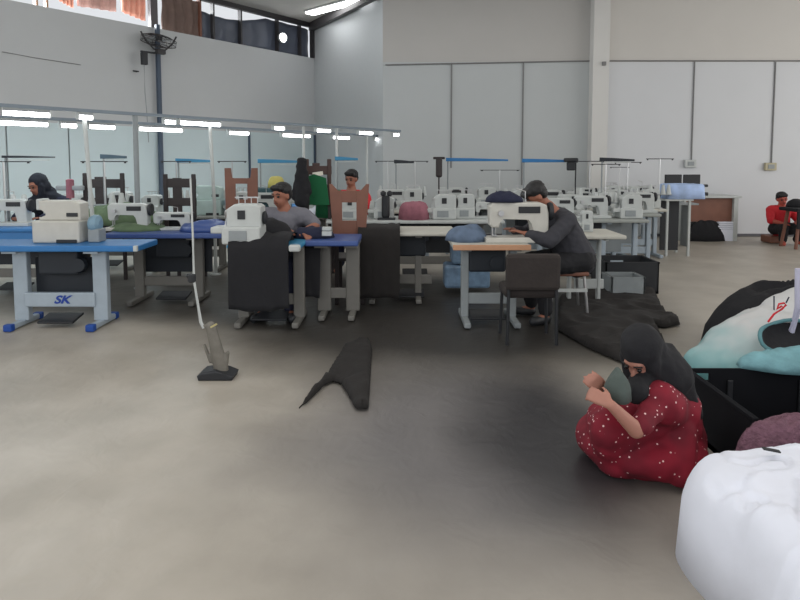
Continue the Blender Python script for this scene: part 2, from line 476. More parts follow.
m.box((.02, 0, -.17), (.16, .1, .09), bev=.01); m.tube([(0, 0, -.17), (0, .22, -.17)], .02); m.build('yoke', steel, t)
m = MB(); m.box((-.19, .05, -.2), (.26, .03, .03)); m.box((-.26, .05, -.32), (.1, .09, .22), bev=.01); m.build('control_box', M['dark'], t)
m = MB(); m.tube([(-.26, .06, -.43), (-.24, .1, -.9), (-.2, .13, -1.35), (-.18, .14, -1.8)], .008, 6); m.build('cable', M['grey'], t)

# conduits and sockets on the back wall
def conduit(px, y0, y1, label, boxc=None, first=False):
    x = XA(px, YB); z0 = V(px, y0, YB).z; z1 = V(px, y1, YB).z
    t = thing('electrical_conduit', label, 'conduit', (x, YB-.015, z1))
    m = MB(); m.cyl((0, 0, 0), (0, 0, z0-z1), .013, seg=8); m.build('pipe', M['conduit'], t)
    if boxc is not None:
        m = MB(); m.box((-.03, -.02, -.07), (.22, .06, .15), bev=.01); b_ = m.build('socket_box', boxc, t)
        m = MB(); m.box((-.03, -.055, -.07), (.12, .012, .08), bev=.004); m.build('socket_face', M['grey'], b_)
conduit(451, 63, 168, 'thin grey conduit drop on back wall, leftmost of four')
conduit(522, 62, 186, 'thin grey conduit drop above the bending man in charcoal')
conduit(691, 62, 160, 'grey conduit drop ending at the pale socket box above the brown desk', M['white'])
conduit(771, 62, 163, 'grey conduit drop ending at the yellowish socket box, rightmost', mat('yellowed plastic', srgb(176,168,140), .5))
m = MB(); m.tube([(XA(383, YB)+.05, YB-.02, V(383, 65, YB).z), (XA(590, YB), YB-.02, V(590, 61, YB).z)], .013, 8)
m.tube([(XA(606, YB)+.02, YB-.02, V(606, 61, YB).z), (10, YB-.02, V(606, 61, YB).z)], .013, 8)
tag(m.build('cable_conduit', M['conduit']), 'long grey conduit running level across the whole back wall', 'conduit')
m = MB(); m.box((XA(606, 11.4)-.06, YB-.26, V(605, 63, 11.4).z), (.07, .05, .07), bev=.005)
tag(m.build('junction_box', M['conduit']), 'small grey junction box at column on the level conduit', 'box')
m = MB(); m.tube([LW(8, .02)+Vector((0, 0, LZ(8, 52))), LW(40, .02)+Vector((0, 0, LZ(40, 58))), LW(85, .02)+Vector((0, 0, LZ(85, 65)))], .006, 5)
tag(m.build('wall_cable', M['conduit']), 'thin drooping cable on the upper left wall', 'cable')
p = LW(141, .05); z = LZ(141, 72)
m = MB(); m.tube([p+Vector((0, 0, z))-NW*.06, p+Vector((0, 0, z))+NW*.02, p+Vector((0, 0, z))+U*(-.1)+NW*.02], .014, 6)
tag(m.build('wall_hook', steel), 'small dark hook on wall left of the fan cable', 'hook')

# ------------------------------------------------------------------ light rows over the left lines
def row_pt(px, off, pz):
    return LW(px, off)
def fixture():
    t = thing('tube_light', 'x', 'light', (0, 0, -50))
    m = MB(); m.box((0, 0, .02), (1., .05, .025), bev=.006); m.build('housing', M['grey'], t)
    m = MB(); m.cyl((-.49, 0, -.008), (.49, 0, -.008), .02, seg=12); m.build('tube', M['glow'], t)
    for sx in (-.5, .5):
        m = MB(); m.box((sx, 0, .0), (.03, .055, .06), bev=.006); m.build('end_cap', M['white'], t)
    return t
fx0 = fixture()
fx_used = False
def lightrow(pairs, off, z, labs):
    global fx_used
    for (a, c), lab in zip(pairs, labs):
        p, q = LW(a, off), LW(c, off); L_ = (q-p).length
        loc = ((p.x+q.x)/2, (p.y+q.y)/2, z)
        dup(fx0, lab, loc, AN, (L_, 1.3, 1.3), group='tube lights hung over the sewing lines')
# near row: offset so that height 1.95..2.0 reads at rows 110-136 ; far row a little lower in the frame
OFFN = 3.75; OFFF = 2.9
def rowz(px, py, off): return LZ(px, py, off)
zn = rowz(100, 117, OFFN); zf = rowz(100, 126, OFFF)
lightrow([(-40, -6), (4, 52), (80, 94), (165, 176), (180, 221), (274, 284), (316, 330), (358, 372), (392, 398)], OFFN, zn,
  ['tube light at the left frame edge, upper row', 'bright tube light above the hijab woman, upper row', 'short lit tube between two dark stretches above the white post',
   'short lit tube light just right of the tall column, upper row', 'bright long tube light above the left brown chair', 'short lit tube light above the seated man, upper row',
   'short lit tube above the dark brown chair, upper row', 'lit tube light above the brown chair by the red shirt', 'tiny lit tube light at the far end, left one'])
lightrow([(-10, 50), (62, 78), (90, 116), (139, 183), (229, 249), (282, 310), (332, 349), (374, 386), (402, 418)], OFFF, zf,
  ['long glowing tube light low at left edge, second row', 'short bright tube light left of the white post, second row', 'glowing tube light right of the white post, second row',
   'long glowing tube light behind the tall steel column', 'lit tube light near the dark panel bar, second row', 'bright tube light above the seated man, second row',
   'lit tube light right above the dark brown chair, second row', 'small lit tube light above the red shirted woman, second row', 'lit tube light at the right end of the second row'])
def rail(px0, px1, off, z, label):
    p, q = LW(px0, off), LW(px1, off)
    m = MB(); cc = (p+q)/2
    m.box((cc.x, cc.y, z+.06), ((q-p).length, .05, .035), rot=(0, 0, AN)); return tag(m.build('light_rail', mat('grey blue rail', srgb(120,132,142), .5)), label, 'rail')
rail(-50, 400, OFFN, zn, 'long grey rail carrying the upper row of tube lights')
rail(-20, 421, OFFF, zf, 'long grey rail carrying the second row of tube lights')
def lpost(px, off, ztop, label, m_=None, w=.022, tilt=0.):
    p = LW(px, off); m = MB()
    m.tube([(p.x, p.y, 0), (p.x, p.y, .9), (p.x-tilt, p.y, ztop)], w, 10)
    m.lathe([(.07, 0), (.07, .012), (.03, .02)], (p.x, p.y, 0), 16)
    return tag(m.build('light_post', m_ or M['white']), label, 'post')
lpost(91, OFFN, zn+.04, 'white light post behind the blue table and pink spool', tilt=.05)
lpost(137, OFFN, zn+.04, 'grey light post between the two white posts on the left', M['grey'], .03)
lpost(214, OFFN, zn+.04, 'white light post by the brown chair with square cut-out', tilt=.04)
lpost(337, OFFN, zn+.04, 'white light post left of the red shirted woman')
lpost(304, OFFN, zn+.04, 'white light post behind the hanging black jacket')
lpost(367, OFFF, zf+.04, 'white light post right of the red shirted woman')

# ------------------------------------------------------------------ tables
def table(label, px0, px1, d, top=None, leg=None, depth=.6, z=.76, th=.04, legs=(.12, .88), bar=True, motor=True, apron=None, rz=0., legw=.09, footcap=None, foot=True, edge=None, panel=None):
    p0 = V(px0, 160+444/d, d); p1 = V(px1, 160+444/d, d)
    w = p1.x-p0.x; cx = (p0.x+p1.x)/2
    t = thing('sewing_table', label, 'table', (cx, d+depth/2, 0), rz)
    top = top or M['topw']; leg = leg or M['legw']
    m = MB()
    m.box((0, 0, z-th/2), (w, depth, th), bev=.012); m.build('tabletop', top, t)
    if edge:
        m = MB(); m.box((0, -depth/2-.004, z-th/2), (w, .016, th+.004), bev=.005); m.build('edge_band', edge, t)
    xs = [(-.5+f)*w for f in legs]
    for x in xs:
        m = MB(); m.box((x, 0, (z-th+.05)/2), (legw, .07, z-th-.05), bev=.01)
        m.box((x, 0, z-th-.012), (legw, depth*.8, .022), bev=.004)
        if foot: m.box((x, 0, .035), (min(legw, .06), depth*.95, .05), bev=.012)
        lg = m.build('leg', leg, t)
        if footcap:
            for sy in (-1, 1):
                m = MB(); m.box((x, sy*depth*.475, .035), (.075, .06, .062), bev=.01); m.build('foot_cap', footcap, lg)
    if bar:
        m = MB(); m.box((0, 0, .22), (xs[-1]-xs[0], .04, .1), bev=.008); m.build('crossbar', leg, t)
    if motor:
        m = MB(); m.box((0, .06, z-.17), (min(.36, w*.5), .2, .24), bev=.02)
        m.cyl((w*.12, -.06, z-.2), (w*.12, .0, z-.2), .06); m.build('motor', M['navyd'], t)
        m = MB(); m.box((0, -.02, .07), (.32, .2, .02), rot=(.2, 0, 0), bev=.006); m.build('pedal', M['dark'], t)
    if panel:
        m = MB(); m.box(((xs[0]+xs[-1])/2, .1, .5), (w*.7, .03, .4), bev=.006); m.build('modesty_panel', panel, t)
    if apron:
        m = MB(); m.box((0, -depth/2+.03, z-th-.1), (w*.96, .02, .2), bev=.004); m.build('apron', apron, t)
    return t, cx, w

# ------------------------------------------------------------------ machines (origin on the table surface)
def lockstitch():
    t = thing('sewing_machine', 'x', 'sewing machine', (0, 0, -50))
    m = MB(); m.prism([(-.25, 0), (.25, 0), (.25, .035), (.2, .045), (-.25, .035)], -.09, .09, .006); m.build('bed', M['white'], t)
    arm = [(.1, .03), (.1, .15), (.07, .185), (-.12, .19), (-.15, .17), (-.15, .11), (-.2, .11), (-.22, .13), (-.225, .27), (-.2, .3), (.15, .3), (.2, .28), (.215, .22), (.215, .03)]
    m = MB(); m.prism(arm, -.055, .055, .014); m.build('arm', M['white'], t)
    m = MB(); m.lathe([(.03, 0), (.065, .005), (.07, .02), (.065, .035), (.03, .04)], (.215, 0, .23), 24, 'X'); m.build('hand_wheel', M['dark'], t)
    m = MB(); m.cyl((-.19, -.0, .04), (-.19, 0, .12), .006, seg=8); m.cyl((-.17, 0, .06), (-.17, 0, .12), .005, seg=8)
    m.box((-.18, -.01, .048), (.04, .05, .008)); m.build('needle_bar', M['chrome'], t)
    m = MB(); m.cyl((-.14, -.056, .22), (-.14, -.085, .22), .022); m.build('tension_dial', M['chrome'], t)
    m = MB(); m.box((.07, -.058, .245), (.16, .008, .05), bev=.003); m.build('control_panel', M['dark'], t)
    m = MB(); m.tube([(.05, 0, .3), (.05, 0, .38), (-.02, 0, .4)], .005, 6); m.build('thread_guide', M['chrome'], t)
    return t
def overlock():
    t = thing('overlock_machine', 'x', 'overlock machine', (0, 0, -50))
    m = MB(); m.box((0, 0, .07), (.3, .24, .14), bev=.015); m.box((-.19, -.02, .11), (.1, .16, .05), bev=.01); m.build('base', M['white'], t)
    m = MB(); m.prism([(-.12, .13), (.15, .13), (.15, .29), (.12, .31), (-.06, .31), (-.12, .27)], -.08, .1, .012); m.build('head', M['white'], t)
    m = MB(); m.box((-.02, -.122, .07), (.14, .012, .08), bev=.004); m.build('looper_cover', M['grey'], t)
    m = MB(); m.box((0, -.084, .23), (.06, .01, .07), bev=.003); m.build('thread_slot', M['dark'], t)
    m = MB(); m.lathe([(.02, 0), (.05, .005), (.055, .02), (.03, .03)], (.15, .01, .2), 20, 'X'); m.build('hand_wheel', M['dark'], t)
    m = MB(); m.tube([(-.14, -.03, .13), (-.14, -.03, .25), (-.1, -.03, .27)], .009, 8); m.build('needle_bar', M['chrome'], t)
    m = MB()
    for x in (-.05, 0, .05, .1): m.cyl((x, .04, .3), (x, .04, .36), .004, seg=6)
    m.box((.02, .04, .36), (.2, .012, .01)); m.build('thread_guide', M['chrome'], t)
    return t
def boxhead():
    t = thing('button_machine', 'x', 'sewing machine', (0, 0, -50))
    m = MB(); m.box((0, .02, .1), (.42, .28, .2), bev=.015); m.build('base', M['cream'], t)
    m = MB(); m.prism([(-.17, .2), (.2, .2), (.2, .35), (.14, .375), (-.17, .375), (-.17, .3), (-.1, .27), (-.1, .235), (-.17, .225)], -.07, .09, .01); m.build('head', M['cream'], t)
    m = MB(); m.box((-.17, -.0, .34), (.06, .12, .1), bev=.01); m.build('face_plate', M['white'], t)
    m = MB(); m.box((.13, -.074, .25), (.1, .01, .035), bev=.003); m.box((.1, -.125, .018), (.18, .012, .03), bev=.003); m.build('dark_slots', M['dark'], t)
    m = MB(); m.box((.31, 0, .06), (.1, .14, .12), bev=.01); m.build('motor_mount', M['grey'], t)
    m = MB(); m.lathe([(.02, 0), (.07, .01), (.085, .04), (.08, .08), (.04, .1)], (.25, 0, .16), 20, 'X'); m.build('motor', mat('pale blue enamel', srgb(120,150,168), .4), t)
    return t
def tstand():
    t = thing('thread_stand', 'x', 'thread stand', (0, 0, -50))
    m = MB(); m.cyl((0, 0, 0), (0, 0, .72), .008, seg=8); m.lathe([(.05, 0), (.05, .01), (.015, .02)]); m.build('pole', M['chrome'], t)
    m = MB(); m.box((0, 0, .2), (.34, .1, .014), bev=.004); m.build('tray', M['grey'], t)
    m = MB(); m.box((0, 0, .72), (.4, .012, .012)); m.cyl((-.18, 0, .72), (-.18, 0, .7), .01, seg=8); m.cyl((.18, 0, .72), (.18, 0, .7), .01, seg=8); m.build('crossbar', M['dark'], t)
    for x in (-.12, 0.06, .14):
        m = MB(); m.lathe([(.036, .207), (.034, .22), (.016, .34), (.01, .345)], (x, 0, 0), 14); m.build('thread_cone', M['white'], t)
    return t
LS, OV, BH, TS = lockstitch(), overlock(), boxhead(), tstand()
def put(proto, label, px, d, z=.76, rz=0., s=1., dy=0., **k):
    return dup(proto, label, (XA(px, d), d+dy, z+.001), rz, s, **k)

# --- foreground left table
T1, cx, w = table('blue topped sewing table with white frame and blue foot caps, nearest on the left', -48, 137, 5.15, M['blue'], M['legw'], .45, legs=(.283, .731), legw=.13, footcap=M['bluecap'], motor=True, th=.055)
for ch in list(T1.children):
    if ch.name.startswith('crossbar'): bpy.data.objects.remove(ch)
x0 = (-.5+.283)*w; x1 = (-.5+.731)*w
m = MB(); m.box(((x0+x1)/2, -.03, .245), (x1-x0-.08, .05, .13), bev=.01); cb = m.build('crossbar', M['legw'], T1)
# raised letters on the crossbar
fc = bpy.data.curves.new('letters', 'FONT'); fc.body = 'SK'; fc.size = .1; fc.extrude = .002; fc.shear = .35; fc.offset = .003; fc.align_x = 'CENTER'; fc.align_y = 'CENTER'
fo = bpy.data.objects.new('letters', fc); COL.objects.link(fo)
dg = bpy.context.evaluated_depsgraph_get(); dg.update()
lm = bpy.data.meshes.new_from_object(fo.evaluated_get(dg), depsgraph=dg); bpy.data.objects.remove(fo)
lo = bpy.data.objects.new('lettering', lm); COL.objects.link(lo); lm.materials.clear(); lm.materials.append(mat('blue letter paint', srgb(20,60,150), .5))
lo.parent = cb; lo.location = (XA(58, 5.35)-cx, -.058, .245); lo.rotation_euler = (PI/2, 0, 0); lo.scale = (1.25, 1, 1)
lo['label'] = 'blue letters on the crossbar'
m = MB(); m.box((.02+(x0+x1)/2, .1, .44), (x1-x0-.1, .03, .34), bev=.006); m.build('belt_cover', M['navyd'], T1)
m = MB(); m.box((w/2-.015, -.22, .735), (.035, .03, .05), bev=.005); m.build('edge_clip', M['white'], T1)
put(BH, 'cream boxy sewing machine on the nearest blue table', 60, 5.42)

table('indigo topped sewing table behind the nearest blue table', 102, 222, 6.0, M['blue2'], M['legd'], .6, panel=M['navyd'], legs=(.2, .72), legw=.1, th=.05)
table('blue table with blue apron at the far left edge', -60, 52, 6.45, M['blue'], M['legd'], .6, apron=M['blue'], panel=M['navyd'])
table('blue topped table carrying the draped black cloth, in front of the seated man', 226, 301, 5.2, M['teal'], M['legd'], .55, legs=(.12, .9), legw=.1, th=.035)
table('short table with indigo edge at the right hand of the seated man', 304, 358, 5.45, M['blue2'], M['legd'], .55, legs=(.3, .86), legw=.13, motor=False, th=.05)
table('cream topped long table behind the open middle floor', 362, 457, 6.1, M['topw'], M['legd'], .6, legs=(.1, .6), legw=.07)
table('white topped table behind the cream one, mid room', 326, 505, 7.3, M['white'], M['legd'], .65, panel=M['dark'])
table('small table with tan wooden edge at which the bending man works', 453, 531, 5.2, M['topw'], M['grey'], .6, legs=(.2, .85), legw=.07, edge=M['tan'], th=.045)
table('white table with one thin white leg, right behind the bending man', 572, 627, 5.85, M['topw'], M['white'], .6, legs=(.12, .68), legw=.035, foot=False, motor=False)
table('first white framed table of the right-hand line behind the crate', 540, 650, 7.4, M['topg'], M['legw'], .6, panel=M['grey'], legs=(.05, .35, .65, .95), legw=.06)
table('second white framed table of the right-hand line', 548, 662, 8.2, M['topg'], M['legw'], .6, panel=M['grey'], legs=(.05, .35, .65, .96), legw=.06)
table('third white framed table of the right-hand line', 556, 668, 9.0, M['topw'], M['legw'], .6, panel=M['grey'], legs=(.05, .35, .65, .96), legw=.06)
table('far white table of the right-hand line beneath the column', 560, 655, 10.2, M['topw'], M['legw'], .6, panel=M['grey'], legs=(.1, .96), legw=.06)
table('far white table behind the bending man near back wall', 500, 566, 8.6, M['white'], M['legw'], .6, panel=M['grey'], legw=.05)
table('far white table in the middle, under the left blue lamp bar', 440, 505, 9.4, M['white'], M['legw'], .6, panel=M['grey'], legw=.05)
table('rear grey table beside the pink cloth', 372, 436, 8.7, M['topw'], M['legw'], .6, panel=M['grey'], legw=.05)
table('rear grey table behind the olive cloth heap', 60, 135, 8.0, M['topg'], M['legd'], .6, panel=M['dark'])
table('rear grey table under the dark chairs by tall column', 142, 225, 7.9, M['topg'], M['legd'], .6, panel=M['dark'])
table('rear white table behind the seated man', 235, 330, 7.9, M['topw'], M['legd'], .6, panel=M['dark'])
table('rearmost blue table under the far tube lights', 255, 330, 9.6, M['blue'], M['legd'], .6)

# machines on the tables
put(LS, 'white sewing machine with dark panel at the left end of the indigo table', 128, 6.3, s=.95, mats={'bed': M['cream']})
put(LS, 'low white sewing machine at the right end of the indigo table', 172, 6.35, s=(.9, .9, .62))
put(OV, 'white overlock machine on the black draped table beside the seated man', 243, 5.32, z=.762, s=1.12)
big = put(LS, 'large cream sewing machine at which the bending man works', 519, 5.42, s=(1.22, 1.25, 1.2), mats={'bed': M['cream'], 'arm': M['cream']})
put(LS, 'grey white sewing machine on the far left table, left of the hijab woman', 8, 6.75, s=1.0)
put(OV, 'small overlock machine behind the pink spool', 70, 8.2, s=.9)
put(OV, 'small white overlock machine under the grey light post', 118, 8.2)
put(OV, 'white overlock machine seen between the two dark chairs', 150, 8.2, s=.85)
big2 = put(BH, 'large pale mint machine left of the brown square-holed chair', 207, 8.1, s=(.95, 1, 1.05), mats={'base': M['mint'], 'head': M['mint']})
put(LS, 'white sewing machine showing behind the seated man, left', 262, 8.1)
put(LS, 'white sewing machine showing behind the seated man, right', 300, 8.1, s=.9)
put(OV, 'white overlock machine seen through the tapered chair cut-out', 350, 7.52, s=.9)
put(OV, 'white overlock machine seen through the square chair cut-out', 242, 8.15)
put(OV, 'overlock machine on the white table, third object right of the brown chair', 384, 7.6, s=.85)
put(OV, 'overlock machine with dark window on the white mid table', 444, 7.55)
put(OV, 'white overlock machine at the right end of the white mid table', 465, 7.6, s=(.8, .8, 1.))
put(LS, 'white sewing machine at the end of white mid table beside the big cream one', 488, 7.6, s=.7)
put(LS, 'far sewing machine under the left end of the blue lamp bar', 452, 9.6)
put(OV, 'far overlock machine left of the bending head', 486, 9.6)
put(OV, 'far overlock machine on the rear grey table', 412, 8.95)
put(LS, 'far sewing machine on the rear grey table', 392, 8.95)
put(LS, 'far sewing machine just behind the bending shoulders', 548, 8.85)
put(OV, 'far overlock machine right behind the bending head', 522, 8.85)
names = ['first', 'second', 'third', 'far']
ds = [(7.65, (560, 592, 630)), (8.45, (572, 606, 640)), (9.25, (580, 615, 650)), (10.45, (585, 612, 640))]
where = ['left', 'middle', 'right']
for (d, pxs), nm in zip(ds, names):
    for k, px in enumerate(pxs):
        pr = [LS, OV, LS][(k+len(nm)) % 3]
        put(pr, '%s %s at the %s of the %s right-hand line table' % (('grey white', 'pale', 'dull white')[k], 'sewing machine' if pr is LS else 'overlock machine', where[k], nm), px, d, s=.95 if k else .85)
put(OV, 'white machine head on the table right behind the bending man', 587, 6.2, s=(.4, .6, .7))

# thread stands and blue lamp bars
for lab, px, d, s in (
 ('thread stand left of the hijab woman', 3, 6.9, (1.6, 1, 1.0)), ('thread stand with dark crossbar before the dark chair', 104, 7.2, (1.4, 1, 1.0)),
 ('thread stand behind the low white machine', 176, 7.9, 1.0), ('thread stand by the left brown chair', 232, 8.3, 1.),
 ('thread stand above the rear grey table', 415, 9.0, 1.), ('thread stand left of the tall dark spool', 388, 9.2, 1.),
 ('thread stand behind the large cream machine', 500, 9.7, (1.6, 1, .8)), ('tall thread stand right of the bending man', 590, 8.5, 1.0),
 ('dark thread stand over first right-hand table', 606, 7.7, .95), ('thread stand over the second right-hand table', 628, 8.6, .98),
 ('thin thread stand at the right end of the right-hand line', 660, 9.2, 1.05), ('short thread stand beside the column', 620, 10.5, .85)):
    put(TS, lab, px, d, s=s)
def lampbar(lab, px0, px1, py, d, m_=None, droop=0, th=.7):
    p, q = V(px0, py, d), V(px1, py+droop, d); c = (p+q)/2; L_ = (q-p).length
    t = thing('lamp_bar', lab, 'lamp', (c.x, c.y, .78)); h = c.z-.78
    m = MB(); m.prism([(-L_/2, h-.03*th), (-L_/2, h+.05*th), (-L_*.1, h+.04*th), (L_/2, h+.015*th), (L_/2, h-.025*th)], -.03, .03, .006); m.build('shade', m_ or M['teal'], t)
    m = MB(); m.box((0, 0, h-.035), (L_*.8, .03, .01)); m.build('lamp_strip', M['white'], t)
    m = MB(); m.cyl((-L_/2+.03, 0, 0), (-L_/2+.03, 0, h), .012, seg=8); m.build('pole', M['grey'], t)
lampbar('blue lamp bar above the low white machine, left', 176, 213, 161, 8.0)
lampbar('blue lamp bar above the yellow cone and seated man', 258, 302, 160, 8.2, droop=3)
lampbar('blue lamp bar left of the red shirted woman', 335, 358, 159, 8.0)
lampbar('long blue lamp bar before the back wall, left piece', 446, 508, 160, 9.5, mat('strong blue plastic', srgb(38,112,170), .5))
lampbar('long blue lamp bar before the back wall, right piece', 522, 577, 161, 8.7, mat('strong blue plastic', (0,0,0)))
lampbar('dark lamp bar left over the hijab woman', 3, 54, 157, 6.95, M['navyd'], th=.35)
lampbar('dark lamp bar over the left dark chair', 101, 126, 156, 7.3, mat('slate plastic', srgb(70,96,112), .5), 2)
lampbar('dark blue lamp bar just right of the column', 600, 634, 160, 8.4, M['navyd'])
lampbar('slim dark bar over the rear grey table', 394, 414, 162, 9.0, M['navyd'])
m = MB(); p = V(571, 160, 8.6); m.box((p.x, p.y, p.z), (.2, .08, .06), bev=.02); m.box((p.x, p.y, p.z-.09), (.11, .08, .12), bev=.015); m.cyl((p.x+.07, p.y, .76), (p.x+.07, p.y, p.z), .01)
tag(m.build('task_lamp', M['dark']), 'black lamp head at the right end of the long blue bar', 'lamp')
m = MB(); p = V(439, 160, 9.3); m.box((p.x, p.y, p.z-.12), (.1, .1, .3), bev=.03); m.cyl((p.x, p.y, .76), (p.x, p.y, p.z), .012); m.box((p.x, p.y, p.z+.03), (.18, .05, .04), bev=.01)
tag(m.build('thread_winder', M['woodd']), 'upright dark winder at the left end of the blue lamp bar', 'winder')

# cones and small goods
def cone(lab, px, d, m_, s=1., z=.76, group=None):
    m = MB(); m.lathe([(.045, 0), (.045, .015), (.02, .17), (.014, .175), (.014, .18)], seg=18)
    o = m.build('thread_cone', m_, None, True); o.location = (XA(px, d), d, z); o.scale = (s,)*3
    return tag(o, lab, 'thread cone', group)
heap('yellow_cloth', 'yellow cloth bundle behind the seated man\'s head', 'cloth', (XA(276, 8.25), 8.25, 1.121), (.13, .1), .15, M['yellow'], 77, n=40)
m = MB(); p = V(272, 190, 8.25); m.box((p.x, 8.25, .94), (.5, .3, .36), bev=.03)
tag(m.build('storage_box', mat('deep teal plastic', srgb(40,76,84), .6)), 'deep teal box under the yellow cone', 'box')
cw = 0
for px, d, z in ((560, 7.8, .76), (603, 7.75, .76), (618, 7.8, .76), (585, 8.6, .76), (627, 8.6, .76), (652, 8.5, .76), (597, 9.4, .76), (633, 9.4, .76), (508, 9.0, .76), (536, 9.0, .76), (470, 9.7, .76), (495, 9.75, .76)):
    cone('white thread cone among the machines of the right rear tables', px, d, M['white'], 1.1, z, 'white cones on the right rear tables')
for px, d in ((403, 7.75), (434, 7.8), (372, 7.75)):
    cone('white thread cone on the white mid room table', px, d, M['white'], 1.2, .76, 'white cones on the mid table')
# pink spool on arm
p = V(70, 186, 7.3)
t = thing('thread_spool', 'large rose pink spool on a grey arm right of the hijab woman', 'thread spool', (p.x, p.y, .76))
m = MB(); m.lathe([(.045, .28), (.045, .5), (.02, .51)], seg=16); m.cyl((0, 0, 0), (0, 0, .3), .012); m.build('pink_thread', M['pink'], t)
m = MB(); m.box((0.0, 0, .4), (.34, .05, .06), bev=.015); m.build('arm', M['grey'], t)
m = MB(); m.box((p.x, 7.25, .88), (.5, .22, .07), bev=.02); m.box((p.x, 7.3, .8), (.1, .1, .1)); tag(m.build('machine_cover', M['white']), 'white rounded machine cover below the pink spool', 'cover')
# black spools pair mid table
for k, (px, py0, py1) in enumerate(((382, 184, 212), (389, 186, 200), )):
    pass
t = thing('thread_spool', 'pair of black spools standing on the white mid table', 'thread spool', (XA(388, 7.45), 7.45, .76))
m = MB(); m.lathe([(.04, .02), (.05, .05), (.05, .28), (.03, .3)], (-.03, 0, 0)); m.build('black_thread', M['dark'], t)
for sx in (-.06, .02):
    m = MB(); m.lathe([(.02, .29), (.035, .31), (.035, .34), (.01, .36)], (sx, 0, 0), 12); m.build('spool_tip', M['dark'], t)
m = MB(); m.box((-.02, 0, .01), (.22, .14, .02)); m.build('base', M['dark'], t)

# cloth on tables
def tcloth(lab, px, d, rx, ry, h, m_, seed, z=.76, **k):
    return heap('cloth_pile', lab, 'cloth', (XA(px, d), d, z), (rx, ry), h, m_, seed, n=48, **k)
tcloth('rose pink cloth pile on the white mid table', 414, 7.5, .2, .15, .2, M['pink'], 3, pw=6, folds=.2)
tcloth('olive green cloth heap behind the indigo table', 118, 7.0, .5, .25, .2, M['olive'], 5)
tcloth('blue grey crumpled cloth on the tan-edged table', 468, 5.5, .2, .16, .13, M['greyb'], 6, folds=.5)
tcloth('navy cloth folded on top of the large cream sewing machine', 505, 5.42, .17, .09, .085, M['navy'], 7, z=1.121)
tcloth('dark indigo cloth at the right end of the indigo table', 205, 6.3, .3, .22, .1, M['blue2'], 8)
tcloth('indigo cloth bundle lying by the left hand of seated man', 311, 5.72, .2, .14, .09, M['navy'], 9, folds=.5)
tcloth('flat olive cloth strip on the indigo table', 135, 6.35, .3, .2, .07, M['olive'], 12)
tcloth('pale cloth stack on white table right of seated man', 322, 8.1, .24, .2, .12, M['whitec'], 13)
tcloth('green cloth bundle left of the red shirted woman', 331, 7.75, .2, .15, .3, M['green'], 14, pw=5)
tcloth('black cloth bunched up on the table before the seated man', 264, 5.6, .28, .18, .17, M['black'], 17)
# light blue packs under mid table
m = MB()
p = V(470, 250, 6.6)
for k, (dx, dz, w_) in enumerate(((-.16, 0, .24), (.1, 0, .26), (-.05, .27, .3))): m.box((p.x+dx, 6.75, .2+dz), (w_, .3, .26), bev=.03)
tag(m.build('plastic_bundle', mat('pale blue film', srgb(120,146,172), .3, var=.3, scale=14)), 'pale blue plastic wrapped bundles under the tan-edged table', 'bundle')
m = MB(); m.box((XA(296+30, 5.6), 5.62, .81), (.09, .06, .045), bev=.006); m.box((XA(326, 5.6), 5.62, .855), (.085, .055, .035), bev=.006)
tag(m.build('thread_box', M['white']), 'two small white boxes right of the seated man', 'box')

# black cloth draped over the man's table
def draped(name, lab, x0, x1, yf, yb, ztop, zbot, m_, seed):
    bm = bmesh.new(); n = 36; rows = []
    path = [(yb, ztop+.02)]+[(yb+(yf-yb)*t, ztop+.02+.03*math.sin(t*3)) for t in (.25, .5, .75)]+[(yf-.01, ztop+.012)]+[(yf-.03, ztop-(ztop-zbot)*t) for t in (.08, .2, .35, .5, .65, .8, .92, 1)]
    for j, (y, z) in enumerate(path):
        row = []
        for i in range(n+1):
            x = x0+(x1-x0)*i/n; hang = max(0, j-4)/8
            w_ = noise.noise(Vector((x*7+seed, j*.12, 0)))
            row.append(bm.verts.new((x+.02*hang*w_, y-.05*hang*abs(w_)-.02*hang, z+(.05*abs(noise.noise(Vector((x*6, y*6, seed)))) if j < 5 else .03*hang*w_))))
        rows.append(row)
    for a_, c_ in zip(rows, rows[1:]):
        for i in range(n): bm.faces.new((a_[i], a_[i+1], c_[i+1], c_[i]))
    me = bpy.data.meshes.new(name); bm.to_mesh(me); bm.free(); me.materials.append(m_)
    for p_ in me.polygons: p_.use_smooth = True
    o = bpy.data.objects.new(name, me); COL.objects.link(o)
    s_ = o.modifiers.new('t', 'SOLIDIFY'); s_.thickness = .006
    return tag(o, lab, 'cloth')
draped('draped_cloth', 'large black cloth draped from the seated man\'s table to near the floor', XA(227, 5.2), XA(288, 5.2), 5.2, 5.7, .775, .2, M['black'], 2)
m = MB(); m.box((XA(294, 5.2), 5.18, .735), (.1, .06, .06), bev=.015); tag(m.build('tape_roll', M['white']), 'small white block at the table corner beside the draped black cloth', 'block')
draped('draped_cloth', 'black cloth hanging inside the short indigo-edged table', XA(301, 5.6), XA(320, 5.6), 5.6, 5.8, .68, .22, M['black'], 4)
draped('draped_cloth', 'long black cloth hanging from the cream topped table', XA(357, 6.0), XA(400, 6.0), 6.08, 6.4, .765, .1, M['blackb'], 5)

